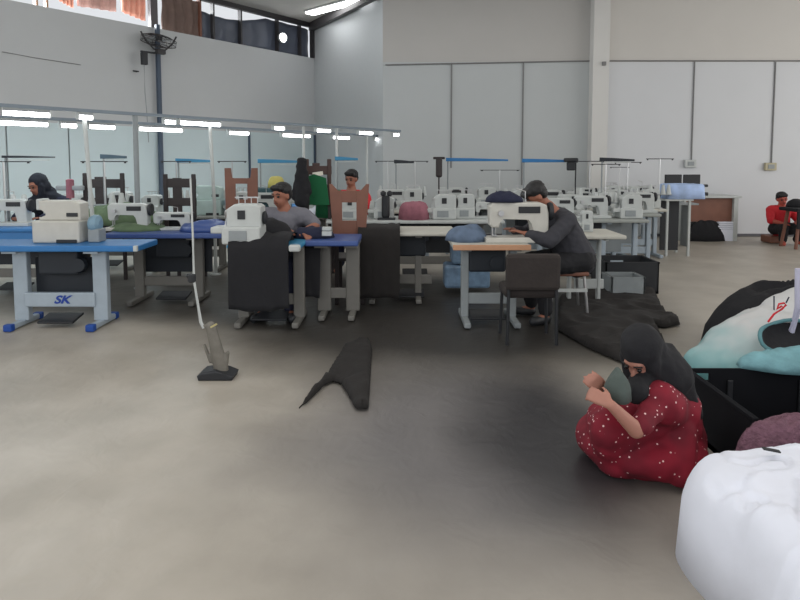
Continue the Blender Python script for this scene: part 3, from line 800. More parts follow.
# ------------------------------------------------------------------ chairs
def chair(lab, px, ytop, ybot, d, wpx, m_, hole=True, tap=.9, ears=.05, seat=.47):
    z1 = V(px, ytop, d).z; z0 = V(px, ybot, d).z; w = wpx/F*d/2
    t = thing('wooden_chair', lab, 'chair', (XA(px, d), d, 0))
    h = z1-z0; e = ears
    m = MB()
    wb = w*tap
    # outline with two ears and a dip between; hole as a separate ring of boxes
    if hole:
        hw, hz0, hz1 = w*.36, z0+h*.36, z0+h*.68
        for sgn in (-1, 1):
            m.prism([(sgn*hw, z0), (sgn*wb, z0), (sgn*w, z1), (sgn*(w*(.62 if e > .1 else .85)), z1), (sgn*(w*.58), z1-e), (sgn*hw, z1-e)][::sgn], -.012, .012, .004)
        m.prism([(-hw, hz1), (hw, hz1), (hw, z1-e), (-hw, z1-e)], -.0119, .0119)
        m.prism([(-hw, z0), (hw, z0), (hw, hz0), (-hw, hz0)], -.0119, .0119)
    else:
        for sgn in (-1, 1): m.box((sgn*(w-.03), 0, (z0+z1)/2), (.05, .04, h), bev=.01)
        m.box((0, 0, z1-e-.07), (2*w, .025, .11), bev=.008); m.box((0, 0, z1-e-.3), (2*w, .025, .1), bev=.008)
        m.box((-w*.15, 0, (z0+z1)/2-.02), (w*.55, .022, h*.9), bev=.006)
    m.build('backrest', m_, t)
    m = MB(); m.box((0, .2, seat), (2*wb, .4, .035), bev=.012); m.build('seat', M['woodd'], t)
    for sx in (-1, 1):
        for sy in (0, 1):
            top = z0 if sy == 0 else seat
            m = MB(); m.box((sx*(wb-.03), .01+sy*.36, max(top, seat)/2), (.04, .04, max(top, seat)), bev=.006); m.build('leg', M['woodd'], t)
    return t
chair('brown wooden chair back with square cut-out beside the seated man', 241, 168, 217, 7.1, 33, M['wood'], True, .97, .12)
chair('reddish brown tapered chair back with cut-out before the red shirted woman', 349, 184, 241, 6.15, 40, M['wood'], True, .8, .07)
chair('dark ladder-back chair behind the blue table, right of the hijab woman', 103, 173, 216, 7.45, 42, M['woodd'], False, 1, .06)
chair('dark wooden chair just right of the tall column', 179, 174, 219, 7.3, 33, M['woodd'], False, 1, .04)
gc = chair('dark brown chair back with white tag behind the seated man', 318, 159, 206, 7.5, 27, mat('dark brown wood', srgb(66,44,38), .5), False, 1, .07)
m = MB(); z = V(318, 174, 7.4).z; m.box((0, -.03, z), (.13, .006, .05), rot=(0, -.15, 0)); tg = m.build('paper_tag', mat('white paper', srgb(235,228,215), .7), gc); tg['label'] = 'white paper tag on the chair back'
m = MB(); pz = V(318, 178, 7.4).z
m.prism([(-.17, pz-.33), (.14, pz-.33), (.1, pz), (-.05, pz+.05), (-.17, pz)], 7.36, 7.38)
o = m.build('draped_cloth', M['green']); o.location.x = XA(318, 7.4); tag(o, 'green cloth hung over the dark brown chair back', 'cloth')
# hanging black jacket
jx = XA(303, 7.3)
blob_j = blob('hanging_jacket', [('c', (0, 0, 1.45), (0, 0, 1.0), .06, .09), ('c', (-.02, 0, 1.42), (-.09, 0, 1.05), .04, .035), ('c', (.02, 0, 1.42), (.08, 0, 1.12), .04, .035), ('e', (0, 0, 1.49), (.06, .05, .04))], M['black'], None, .012, 4, (.012, 9))
blob_j.location = (jx, 7.2, 0); tag(blob_j, 'black jacket hanging left of the green draped chair', 'jacket')
# dark brown stool seat of the bending man + low chair
t = thing('padded_chair', 'dark brown padded chair in front of the tan-edged table', 'chair', (XA(530, 4.95), 4.78, 0))
brn = mat('dark brown upholstery', srgb(50,44,42), .9, var=.15, bump=.2)
m = MB(); m.box((0, 0, .6), (.44, .07, .3), bev=.035); m.build('backrest', brn, t)
m = MB(); m.box((0, .19, .42), (.44, .34, .09), bev=.035); m.build('seat', brn, t)
for sx in (-1, 1):
    for sy in (0, 1):
        m = MB(); m.tube([(sx*.19, sy*.32, .62 if sy == 0 else .4), (sx*.2, sy*.34, 0)], .014, 8); m.build('leg', M['dark'], t)
t = thing('stool', 'low stool with white crossbar beneath the bending man', 'stool', (XA(568, 5.6), 5.62, 0))
m = MB(); m.box((0, 0, .45), (.36, .32, .04), bev=.012); m.build('seat', M['wood'], t)
for sx in (-1, 1):
    for sy in (-1, 1):
        m = MB(); m.tube([(sx*.14, sy*.12, .44), (sx*.18, sy*.15, .0)], .014, 8); m.build('leg', M['chrome'], t)
m = MB(); m.box((0, -.15, .3), (.33, .02, .03)); m.build('crossbar', M['white'], t)

# upright grey device on a thin white pole
bp_ = G(216, 377)
t = thing('floor_stand', 'grey upright pedal stand with dark foot on the open floor', 'stand', (bp_.x, bp_.y, 0))
m = MB()
pt = lambda px, py: (XA(px, bp_.y)-bp_.x, 0, V(px, py, bp_.y).z)
m.tube([pt(190, 178), pt(191, 240), pt(191, 280), pt(197, 322), pt(200, 328)], [.006, .007, .009, .011, .012], 10); m.build('pole', M['white'], t)
m = MB(); m.lathe([(.02, -.03), (.028, -.02), (.028, .02), (.02, .03)], pt(189, 278), 12); m.lathe([(.012, -.015), (.02, 0), (.012, .015)], (pt(186, 276)[0], 0, pt(186, 276)[2]), 10); m.build('clamp', M['dark'], t)
cloth_gr = mat('worn grey metal', srgb(110,106,98), .5, var=.2, scale=20)
a, b_, c_ = Vector(pt(207, 326)), Vector(pt(213, 352)), Vector(pt(217, 370))
blob('column', [('c', a, b_, .035, .045), ('c', b_, c_, .045, .05), ('c', Vector(pt(200, 345)), Vector(pt(206, 362)), .012, .012), ('c', Vector(pt(224, 352)), Vector(pt(222, 368)), .012, .012), ('c', a, Vector(pt(199, 326)), .015, .012)], cloth_gr, t, .008, 3)
m = MB(); m.prism([(-.1, 0), (.13, 0), (.14, .03), (.08, .05), (.02, .07), (-.08, .055), (-.11, .03)], -.08, .08, .012); ft = m.build('foot', M['dark'], t)
m = MB(); m.box((pt(212, 324)[0], -.04, pt(212, 324)[2]), (.05, .01, .012), rot=(0, -.5, 0)); m.build('small_clip', mat('brass clip', srgb(200,190,140), .3, .6), t)  # small slanted brass-coloured bar on the stand

# ------------------------------------------------------------------ floor cloths
def flatcloth(name, lab, pts, m_, h=.012, seed=0, zc=.03, cat='cloth'):
    """crumpled cloth lying flat with the given ground outline"""
    P = [G(*p_) for p_ in pts]
    c = sum(P, Vector())/len(P)
    bm = bmesh.new()
    vs = [bm.verts.new(p_) for p_ in P]; bm.faces.new(vs)
    bmesh.ops.triangulate(bm, faces=bm.faces)
    for _ in range(5):
        es = [e for e in bm.edges if e.calc_length() > .05]
        if not es: break
        bmesh.ops.subdivide_edges(bm, edges=es, cuts=1, use_grid_fill=True)
        bmesh.ops.triangulate(bm, faces=bm.faces)
    bord = {v for e in bm.edges if e.is_boundary for v in e.verts}
    for v in bm.verts:
        q = v.co*4+Vector((seed, seed, 0))
        v.co.z = h+zc*(1-2*abs(noise.noise(q)))*(0 if v in bord else 1)*.8+(0 if v in bord else zc*.7)
        v.co.z = max(v.co.z, h)
        v.co.xy = v.co.xy-c.xy
    me = bpy.data.meshes.new(name); bm.to_mesh(me); bm.free(); me.materials.append(m_)
    for p_ in me.polygons: p_.use_smooth = True
    o = bpy.data.objects.new(name, me); COL.objects.link(o); o.location = (c.x, c.y, 0)
    s_ = o.modifiers.new('t', 'SOLIDIFY'); s_.thickness = h*.9
    return tag(o, lab, cat)
flatcloth('cloth_scrap', 'pointed dark charcoal cloth scrap lying on the open middle floor',
  [(299, 411), (313, 396), (328, 379), (345, 350), (368, 340), (371, 352), (369, 380), (367, 411), (357, 411), (350, 398), (342, 386), (333, 383), (322, 388)], M['blackb'], seed=2)
flatcloth('cloth_sheet', 'dark brown cloth sheet spread on the floor behind the squatting woman',
  [(556, 330), (560, 300), (590, 290), (640, 290), (655, 296), (662, 312), (668, 318), (679, 326), (664, 329), (655, 328), (664, 345), (676, 368), (640, 372), (590, 350)], M['blackb'], seed=5, zc=.05)
m = MB(); 
g0 = G(630, 293)
t = thing('plastic_crate', 'black plastic crate under the right-hand line of tables', 'crate', (XA(632, 6.75), 6.9, 0))
def crate(t, w, d_, h, m_, th=.02, hole=True, front=None):
    m = MB(); m.box((0, 0, .015), (w, d_, .03)); m.build('base', m_, t)
    for nm_, c, dd in (('side_wall', (-w/2+th/2, 0, h/2), (th, d_, h)), ('side_wall', (w/2-th/2, 0, h/2), (th, d_, h)), ('end_wall', (0, -d_/2+th/2, (front or h)/2), (w, th, front or h))):
        m = MB(); m.box(c, dd, bev=.004)
        m.box((c[0], c[1], dd[2]-.01), (dd[0]+.012, dd[1]+.004, .02), bev=.004); m.build(nm_, m_, t)
    m = MB()
    y = d_/2-th/2
    if hole:
        hx0, hx1, hz0, hz1 = hole if isinstance(hole, tuple) else (-.08, .08, h-.1, h-.06)
        m.box(((-w/2+hx0)/2, y, h/2), (hx0+w/2, th, h)); m.box(((w/2+hx1)/2, y, h/2), (w/2-hx1, th, h))
        m.box(((hx0+hx1)/2, y, hz0/2), (hx1-hx0, th, hz0)); m.box(((hx0+hx1)/2, y, (h+hz1)/2), (hx1-hx0, th, h-hz1))
    else: m.box((0, y, h/2), (w, th, h))
    m.build('end_wall', m_, t)
crate(t, .6, .5, .36, M['dark'])
t = thing('storage_bin', 'pale grey bin in front of the black crate under the tables', 'bin', (XA(628, 6.4), 6.45, 0))
crate(t, .36, .3, .26, M['grey'])

# ------------------------------------------------------------------ far right: rack, desk, monitor
d = 9.3
t = thing('storage_rack', 'tall white rack with dark side at the end of the right-hand line', 'rack', (XA(680, d), d+.2, 0))
w = 22/F*d
for sx in (-1, 1):
    for sy in (-1, 1):
        m = MB(); m.box((sx*w/2, sy*.2, .44), (.035, .035, .88), bev=.004); m.build('leg', M['white'], t)
m = MB(); m.box((0, .1, .45), (w-.05, .02, .8)); m.build('back_panel', M['dark'], t)
m = MB(); m.box((0, 0, .88), (w+.1, .46, .03), bev=.006); m.build('shelf', M['white'], t)
heap('cloth_stack', 'pale blue and white cloth stack on the tall rack', 'cloth', (XA(687, d), d+.15, .897), (.31, .2), .22, M['skyc'], 21, pw=30, folds=.1, fs=5, outline=lambda a: 1/max(abs(math.cos(a)), abs(math.sin(a)))**.8)
m = MB(); p = V(683, 182, 10.1); 
t = thing('monitor', 'two black screens side by side behind the pale blue stack', 'monitor', (XA(683, 10.4), 10.4, 0))
for k in (-1, 1):
    m = MB(); m.box((k*.16, 0, 1.15), (.29, .04, .2), bev=.01); m.build('screen', M['dark'], t)
m = MB(); m.box((0, .05, .92), (.05, .05, .36)); m.box((0, .05, .74), (.5, .3, .03)); m.box((-.12, .05, .36), (.04, .26, .73)); m.box((.1, .05, .36), (.04, .26, .73)); m.build('stand', M['grey'], t)
# desk
d = 11.0; x0, x1 = XA(686, d), XA(741, d); zt = V(700, 196, d).z; w = x1-x0; cx = (x0+x1)/2
t = thing('desk', 'white framed desk with brown front panel against the back wall', 'desk', (cx, d+.3, 0))
m = MB(); m.box((0, 0, zt-.02), (w+.1, .6, .04), bev=.006); m.build('tabletop', M['white'], t)
m = MB(); m.box((w/2-.04, 0, (zt-.04)/2), (.08, .56, zt-.04), bev=.006); m.build('side_panel', M['white'], t)
m = MB(); m.box((-w/2+.02, 0, (zt-.04)/2), (.04, .56, zt-.04), bev=.006); m.build('side_panel', M['white'], t)
m = MB(); m.box((-.02, -.2, zt-.04-(zt-.4)/2), (w-.12, .02, zt-.4)); m.build('back_panel', M['wood'], t)
heap('cloth_bag', 'black bag slumped under the brown desk', 'bag', (XA(710, d), d+.1, 0), (.4, .14), .33, M['black'], 31)
m = MB()
for k in range(4): m.box((XA(731, d)-.02*(k % 2), d+.1, .24+.035*k), (.3, .14, .03), bev=.006)
m.box((XA(731, d), d+.1, .11), (.24, .14, .22), bev=.01)
tag(m.build('paper_stack', M['whitec']), 'white papers stacked in the brown desk right side', 'paper')
t = thing('desk_phone', 'black desk phone at left end of the brown desk', 'phone', (XA(706, d), d+.2, zt))
m = MB(); m.box((0, 0, .03), (.26, .16, .06), bev=.01); m.box((.04, .02, .11), (.1, .07, .12), bev=.01); m.build('body', M['dark'], t)
m = MB(); m.box((.05, 0, .18), (.2, .06, .05), bev=.015); m.build('handset', M['dark'], t)

# ------------------------------------------------------------------ right foreground
heap('cloth_heap', 'black garment heap behind the pale teal sack', 'cloth heap', (3.1, 4.75, 0), (.62, .4), .46, M['black'], 41, pw=2.0, folds=.3)
heap('cloth_heap', 'tail of black cloth trailing left of the teal sack', 'cloth heap', (2.62, 4.5, 0), (.22, .2), .22, M['black'], 42, folds=.3)
# sack: gradient teal -> white by height
sm_ = bpy.data.materials.new('teal white sack'); sm_.use_nodes = True
nt = sm_.node_tree; N = nt.nodes; L = nt.links; b = N['Principled BSDF']; b.inputs['Roughness'].default_value = .7
tc = N.new('ShaderNodeTexCoord'); sp = N.new('ShaderNodeSeparateXYZ'); L.new(tc.outputs['Object'], sp.inputs[0])
nz = N.new('ShaderNodeTexNoise'); nz.inputs['Scale'].default_value = 4; L.new(tc.outputs['Object'], nz.inputs['Vector'])
ad = N.new('ShaderNodeMath'); ad.operation = 'MULTIPLY_ADD'; ad.inputs[1].default_value = .35; L.new(nz.outputs['Fac'], ad.inputs[0]); L.new(sp.outputs['Z'], ad.inputs[2])
rp = N.new('ShaderNodeValToRGB'); e = rp.color_ramp.elements
e[0].position = .28; e[0].color = (*srgb(88,140,144), 1); e[1].position = .62; e[1].color = (*srgb(196,196,196), 1)
x = e.new(.42); x.color = (*srgb(140,176,178), 1)
L.new(ad.outputs[0], rp.inputs[0]); L.new(rp.outputs[0], b.inputs['Base Color'])
sx_, sy_ = 2.72, 3.98
t = thing('laundry_sack', 'pale teal and white sack with dark open mouth beside the black crate', 'sack', (sx_, sy_, 0))
blob('sack_body', [('e', (0, 0, .2), (.66, .42, .27)), ('e', (.2, .08, .36), (.42, .36, .26)), ('e', (-.35, -.05, .12), (.44, .36, .18)), ('e', (-.05, .02, .28), (.42, .34, .22)), ('e', (.4, 0, .3), (.42, .38, .34))], sm_, t, .02, 6, (.03, 4.5))
mouth = V(801, 341, 3.56)-Vector((sx_, sy_, 0))
m = MB(); R_ = Euler((math.radians(38), 0, 0)).to_matrix()
prof = [(.0, -.035), (.17, -.035), (.2, .0), (.21, .012)]
rings = []
for rr, hh in prof:
    rings.append([m.bm.verts.new(mouth + R_ @ Vector((math.cos(a_)*max(rr, .001)*1.15, math.sin(a_)*max(rr, .001)*.62, hh))) for a_ in [2*PI*k/28 for k in range(28)]])
for A_, B_ in zip(rings, rings[1:]):
    for k in range(28): m.bm.faces.new((A_[k], A_[(k+1) % 28], B_[(k+1) % 28], B_[k]))
m.build('mouth', M['black'], t, True)['label'] = 'dark open mouth of the sack'
m = MB(); m.tube([mouth+R_ @ Vector((math.cos(a_)*.25, math.sin(a_)*.14, .012+.01*math.sin(a_*5))) for a_ in [2*PI*k/36 for k in range(37)]], .012, 8); m.build('rim', mat('deep teal seam', srgb(84,128,134), .7), t, True)
heap('garment', 'crumpled teal jeans lying over the crate corner', 'garment', (2.33, 3.32, .33), (.42, .13), .09, mat('teal denim', srgb(112,156,164), .85, var=.3, scale=9, bump=.3), 51, folds=.5, fs=7)
# red scribble emblem on sack
def on_sack(pts): return [V(px, py, sy_-.38) for px, py in pts]
m = MB(); m.tube(on_sack([(768, 322), (774, 314), (782, 309), (786, 305), (784, 303), (779, 304), (777, 309), (782, 306)]), .006, 6)
em = m.build('red_stitching', M['redc'], None); em.parent = t; em.location = (-sx_, -sy_, 0)
m = MB(); m.tube(on_sack([(774, 310), (774, 296)]), .004, 5); m.tube(on_sack([(786, 303), (789, 297)]), .004, 5); em = m.build('dark_stitching', M['navy'], None); em.parent = t; em.location = (-sx_, -sy_, 0)
m = MB(); p = V(797, 300, 3.62); m.tube([(p.x, p.y+.1, .02), (p.x, p.y+.05, .4), (p.x+.01, p.y, .6), (p.x, p.y, .84)], .02, 10)
tag(m.build('plastic_post', mat('lilac white plastic', srgb(190,188,208), .5)), 'pale lilac upright post beside the teal sack at right edge', 'post')

# crate in front
t = thing('plastic_crate', 'large black crate between the red dressed woman and the teal sack', 'crate', (2.13, 2.98, 0))
crate(t, 1.04, .66, .33, mat('matte black plastic', srgb(24,25,29), .85, spec=.15), .016, (-.49, -.39, .262, .305), front=.16)
for k in (-.28, .12):
    m = MB(); m.box((k, .302, .14), (.03, .012, .26), bev=.004); m.build('rib', M['dark'], t)
heap('cloth_heap', 'dark navy cloth heap filling the large black crate', 'cloth heap', (2.13, 2.95, .031), (.46, .27), .1, mat('midnight cloth', srgb(34,38,48), .9, bump=.2), 61)
heap('cloth_heap', 'black cloth heap between crate and white cloth', 'cloth heap', (1.62, 2.56, 0), (.2, .1), .2, M['black'], 62)
o = heap('fleece', 'fluffy mauve fleece behind the white cloth heap', 'fleece', (1.95, 2.5, .0), (.56, .12), .375, M['purple'], 63, pw=9, folds=.12, fs=11, n=90)

# big white heap, near right
def wout(a):
    return (abs(math.cos(a))**7+abs(math.sin(a))**7)**(-1/7)*(1+.02*math.sin(a*5+.6))
o = heap('white_cloth_heap', 'big heap of white cotton cloth nearest the camera at lower right', 'cloth heap', (1.95, 1.87, 0), (.9, .45), .385, M['whitec'], 71, pw=22, folds=.035, fs=1.6, n=200, outline=wout)
for v in o.data.vertices:
    if v.co.z > .01:
        q = v.co; p1_ = Vector((q.x*.9+q.y*.9, q.y*2.2-q.x*1.3, 4)); k = noise.noise(p1_+Vector((noise.noise(q*2.5), 0, 0)))
        k2 = noise.noise(Vector((q.x*5+q.y*2, q.y*7-q.x*4, 7)))
        v.co.z += (.03*(1-min(1, abs(k)*3.5))+.013*(1-2*abs(k2))-.02*(1-min(1,abs(k2-.1)*9))-.06*max(0, (1.87-1.5-(q.y+.45))*1.2))*min(1, v.co.z/.15)
m = MB(); p = V(776, 454, 2.24); m.box((1.38, 2.16, .425), (.06, .02, .006), rot=(0, .12, -.2), bev=.002)
tag(m.build('cloth_tag', M['dark']), 'tiny black tag lying on the white cloth heap', 'tag')

# ------------------------------------------------------------------ people
def hand_caps(w, dr, up=Vector((0, 0, 1)), s=1., side=1, curl=.5):
    """palm + five bent fingers: w wrist, dr pointing direction"""
    w = Vector(w); dr = Vector(dr).normalized(); lat = dr.cross(up).normalized()*side; dn = dr.cross(lat).normalized()
    if dn.dot(up) > 0: dn = -dn
    caps = []; pc = w+dr*.045*s
    for f in (-1.5, -.5, .5, 1.5): caps.append(('c', w+lat*f*.008*s, w+dr*.085*s+lat*f*.02*s, .014*s, .0115*s))
    for k, (f, Ln) in enumerate(((-1.5, .06), (-.5, .072), (.5, .078), (1.5, .07))):
        a = w+dr*.085*s+lat*f*.021*s; b = a+(dr+dn*curl*.5+lat*f*.05).normalized()*Ln*.55*s; c = b+(dr*(1-curl*.5)+dn*curl*1.2).normalized()*Ln*.5*s
        caps += [('c', a, b, .0095*s, .0085*s), ('c', b, c, .0085*s, .007*s)]
    a = w+dr*.025*s+lat*.028*s; b = a+(dr*.7+lat*.8+dn*.3).normalized()*.035*s; c = b+(dr+lat*.2+dn*.3).normalized()*.03*s
    caps += [('c', a, b, .013*s, .01*s), ('c', b, c, .01*s, .008*s)]
    return caps

def person(label, loc, rz, J, skin, top, bottom, hair, sleeve=.45, hijab=None, cap=False, face=1., voxel=.011, dress=None, shoes=None, skirt=False, bulk=1., topname='shirt'):
    """J: joints in local metres, facing -Y. one continuous body; clothes and hair are children"""
    t = thing('person', label, 'person', loc, rz)
    v = {k: Vector(x) for k, x in J.items()}
    hd = v['head']; fd = v.get('look', Vector((0, -1, 0))).normalized()
    up = (v.get('hup', hd-v['neck'])).normalized(); up = (up-fd*up.dot(fd)).normalized(); rt = fd.cross(up).normalized()
    HP = lambda r_, u_, f_: hd+rt*r_+up*u_+fd*f_
    Q = Matrix((rt, fd, up)).transposed().to_euler()
    caps = [('e', HP(0, .02, -.01), (.078, .095, .092), Q), ('e', HP(0, -.045, .025), (.058, .068, .062), Q), ('c', HP(0, -.09, .045), HP(0, -.085, .06), .026, .02),
            ('c', HP(0, .0, .085), HP(0, -.028, .103), .010, .014), ('e', HP(.08, -.01, -.005), (.012, .02, .03), Q), ('e', HP(-.08, -.01, -.005), (.012, .02, .03), Q),
            ('c', HP(.035, .025, .078), HP(-.035, .025, .078), .014, .014),
            ('c', v['neck']+(hd-v['neck'])*-.15, HP(0, -.05, -.02), .056, .05),
            ('c', v['chest'], v['pelvis'], .13*bulk, .135*bulk), ('c', v['sl']*.75+v['chest']*.25, v['sr']*.75+v['chest']*.25, .08, .08),
            ('c', v['neck'], v['chest'], .07, .12)]
    limbs = []
    for s_, el, wr, hdn in (('sl', 'el', 'wl', 'hl'), ('sr', 'er', 'wr', 'hr')):
        caps += [('c', v[s_], v[el], .052*bulk, .04*bulk), ('c', v[el], v[wr], .04*bulk, .027)]
        dr = v.get(hdn, (v[wr]-v[el]))
        caps += hand_caps(v[wr], dr, side=1 if s_ == 'sl' else -1)
    for h_, k_, a_, f_ in (('pelvis', 'kl', 'al', 1), ('pelvis', 'kr', 'ar', -1)):
        hp = v[h_]+(v['sl']-v['sr']).normalized()*.09*f_
        caps += [('c', hp, v[k_], .085*bulk, .058), ('c', v[k_], v[a_], .056, .036)]
        toe = v[a_]+(Vector((v[k_].x-v['pelvis'].x, v[k_].y-v['pelvis'].y, 0)).normalized())*.15
        caps += [('c', v[a_]+Vector((0, 0, -.02)), Vector((toe.x, toe.y, max(.03, v[a_].z-.045))), .036, .03)]
    blob('body', caps, skin, t, voxel, 3)
    # face
    for s_ in (-1, 1):
        m = MB(); bmesh.ops.create_uvsphere(m.bm, u_segments=10, v_segments=8, radius=.012, matrix=Matrix.Translation(HP(.033*s_, .005, .083))); m.build('eye', M['eye'], t, True)
        m = MB(); m.tube([HP(.015*s_, .03, .092), HP(.035*s_, .036, .09), HP(.052*s_, .028, .078)], .005, 5); m.build('eyebrow', M['hair'], t)
    m = MB(); m.tube([HP(-.022, -.058, .088), HP(0, -.055, .096), HP(.022, -.058, .088)], .006, 6); m.build('mouth', M['lip'], t, True)
    # clothes
    g = .014
    tc_ = [('c', v['chest'], v['pelvis'], .135*bulk+g, .145*bulk+g), ('c', v['sl']*.8+v['chest']*.2, v['sr']*.8+v['chest']*.2, .085+g, .085+g), ('c', v['neck']*.7+v['chest']*.3, v['chest'], .06+g, .125+g)]
    for s_, el, wr in (('sl', 'el', 'wl'), ('sr', 'er', 'wr')):
        tc_.append(('c', v[s_], v[s_].lerp(v[el], min(1, sleeve*2)), .056*bulk+g, .048*bulk+g))
        if sleeve > .5: tc_.append(('c', v[el], v[el].lerp(v[wr], (sleeve-.5)*2), .046*bulk+g, .034+g))
    blob(topname, tc_, top, t, voxel*1.1, 4, (.008, 12))
    if bottom:
        bc = [('e', v['pelvis'], (.17*bulk, .15*bulk, .13))]
        for k_, a_, f_ in (('kl', 'al', 1), ('kr', 'ar', -1)):
            hp = v['pelvis']+(v['sl']-v['sr']).normalized()*.09*f_
            bc += [('c', hp, v[k_], .095*bulk+g, .066+g), ('c', v[k_], v[a_].lerp(v[k_], .1), .064+g, .05+g)]
            if skirt: bc += [('c', v['pelvis'], v[k_]*.5+v[('kr' if k_ == 'kl' else 'kl')]*.5, .13, .1)]
        blob('skirt' if skirt else 'trousers', bc, bottom, t, voxel*1.2, 4, (.008, 12))
    if shoes:
        for k_, a_ in (('kl', 'al'), ('kr', 'ar')):
            dirv = Vector((v[k_].x-v['pelvis'].x, v[k_].y-v['pelvis'].y, 0)).normalized()
            z0 = max(.04, v[a_].z-.045)
            blob('shoe', [('c', Vector((v[a_].x, v[a_].y, z0)), Vector((v[a_].x, v[a_].y, z0))+dirv*.16, .045, .04)], shoes, t, .012, 2)
    if hijab:
        blob('headscarf', [('e', HP(0, .04, -.035), (.098, .105, .105), Q), ('e', HP(0, -.03, -.05), (.1, .085, .11), Q), ('c', HP(.075, .0, .01), HP(.05, -.1, .03), .03, .04), ('c', HP(-.075, .0, .01), HP(-.05, -.1, .03), .03, .04), ('c', HP(0, .095, .02), HP(0, .09, .035), .035, .03),
              ('c', HP(0, -.12, -.0), v['chest']+Vector((0, 0, .05))+fd*.05, .075, .14), ('c', HP(0, -.08, -.06), v['neck']-fd*.04, .08, .1)]+[('c', v['neck'], v[q_]*.7+v['neck']*.3, .09, .07) for q_ in ('sl', 'sr')], hijab, t, voxel, 4, (.006, 14))
    elif hair:
        hc = [('e', HP(0, .055, -.025), (.09, .098, .078), Q), ('e', HP(0, .01, -.055), (.084, .06, .08), Q), ('c', HP(-.05, .085, .055), HP(.05, .085, .055), .026, .026)]
        if cap: hc += [('c', HP(-.05, .07, .09), HP(.05, .07, .09), .02, .02)]
        if hair == 'bun': hc += [('e', HP(0, .03, -.13), (.045, .045, .045), Q)]
        blob('hair', hc, M['hair'], t, .01, 2, (.006, 40))
    return t

seated = dict(pelvis=(0, .05, .52), chest=(0, .0, .88), neck=(0, -.02, 1.04), head=(0, -.05, 1.16), sl=(.19, 0, .97), sr=(-.19, 0, .97),
    el=(.27, -.18, .8), er=(-.27, -.18, .8), wl=(.16, -.38, .82), wr=(-.16, -.38, .82), kl=(.13, -.4, .52), kr=(-.13, -.4, .52), al=(.13, -.38, .09), ar=(-.13, -.38, .09))
# hijab woman, left
J = dict(seated); J.update(look=(-.35, -.8, -.35), head=(-.05, -.12, 1.19), neck=(0, -.05, 1.07), chest=(0, 0, .9), sl=(.19, 0, .99), sr=(-.18, -.04, .97))
batik = mat('dark floral cloth', srgb(46,44,58), .9, var=.5, scale=14)
person('woman in a dark navy headscarf bent over machine at far left', (XA(44, 7.35), 7.4, 0), 0, J, M['skin'], M['navy'], batik, None, 1., mat('midnight scarf', srgb(26,30,40), .9, bump=.2), topname='blouse')
# man in grey shirt
J = dict(seated); J.update(look=(-.45, -.85, -.12), head=(.0, -.07, 1.15), neck=(.02, -.03, 1.02), sl=(.21, .02, .95), sr=(-.2, .0, .95),
   er=(-.17, -.23, .86), wr=(.05, -.3, .87), hr=(.8, -.25, -.32), el=(.34, -.08, .86), wl=(.24, -.27, .82), hl=(.4, -.6, -.15))
person('man with short black hair in a grey shirt sitting behind the black cloth', (XA(281, 5.9), 5.95, 0), 0, J, M['skin'], M['greysh'], M['navy'], True, .42, cap=False, bulk=1.05, shoes=M['dark'])
# red shirt woman
J = dict(seated); J.update(look=(-.3, -.9, -.2), head=(0, -.05, 1.24), neck=(0, -.02, 1.1), chest=(0, 0, .93), sl=(.19, 0, 1.0), sr=(-.19, 0, 1.0))
person('woman in a bright red shirt with dark tied hair behind the reddish chair', (XA(351, 8.3), 8.35, 0), 0, J, M['skin'], M['redc'], M['navy'], 'bun', .5)
# bending man, faces -X
J = dict(pelvis=(0, .12, .56), chest=(0, -.08, .9), neck=(0, -.19, 1.06), head=(0, -.31, 1.17), look=(-.15, -.75, -.6), sl=(.2, -.08, .95), sr=(-.2, -.08, .95),
    el=(.26, -.3, .78), er=(-.26, -.3, .78), wl=(.16, -.48, .84), wr=(-.12, -.48, .84), kl=(.16, -.3, .54), kr=(-.15, -.3, .54), al=(.16, -.27, .09), ar=(-.15, -.27, .09))
person('man in charcoal shirt and black cap bending left over the cream machine', (XA(568, 5.6), 5.62, 0), math.radians(-78), J, M['skin'], M['chgrey'], M['black'], True, .9, cap=True, bulk=1.12, shoes=M['dark'])
# far right person in red
J = dict(pelvis=(0, .0, .26), chest=(0, -.02, .55), neck=(0, -.04, .68), head=(-.02, -.07, .8), look=(-.2, -.95, -.2), sl=(.18, 0, .6), sr=(-.18, 0, .6),
    el=(.24, -.15, .42), er=(-.24, -.12, .42), wl=(.1, -.3, .4), wr=(-.1, -.3, .38), kl=(.16, -.36, .3), kr=(-.16, -.36, .3), al=(.12, -.3, .08), ar=(-.12, -.3, .08))
person('person in a red top and dark skirt sitting low by back wall', (XA(786, 10.7), 10.8, 0), 0, J, mat('ruddy skin', srgb(176,84,70), .6), M['redc'], M['black'], True, .5, skirt=True)
m = MB(); m.box((XA(782, 10.7), 10.85, .07), (.3, .3, .13), bev=.02); tag(m.build('low_stool', M['wood']), 'low brown stool under the person in red', 'stool')
t = thing('side_table', 'dark cloth covered table with brown legs at the right frame edge', 'table', (XA(804, 10.3), 10.2, 0))
m = MB(); m.box((0, 0, .66), (.62, .5, .06), bev=.02); m.box((0, -.24, .5), (.6, .03, .3), bev=.01); m.build('cloth_cover', M['black'], t)
for sx in (-1, 1):
    for sy in (-1, 1):
        m = MB(); m.tube([(sx*.2, sy*.15, .64), (sx*.27, sy*.2, 0)], .028, 8); m.build('leg', M['wood'], t)
heap('cloth_bundle', 'small black bundle on top of the dark covered table', 'bundle', (XA(800, 10.3), 10.35, .691), (.16, .14), .12, M['black'], 82)

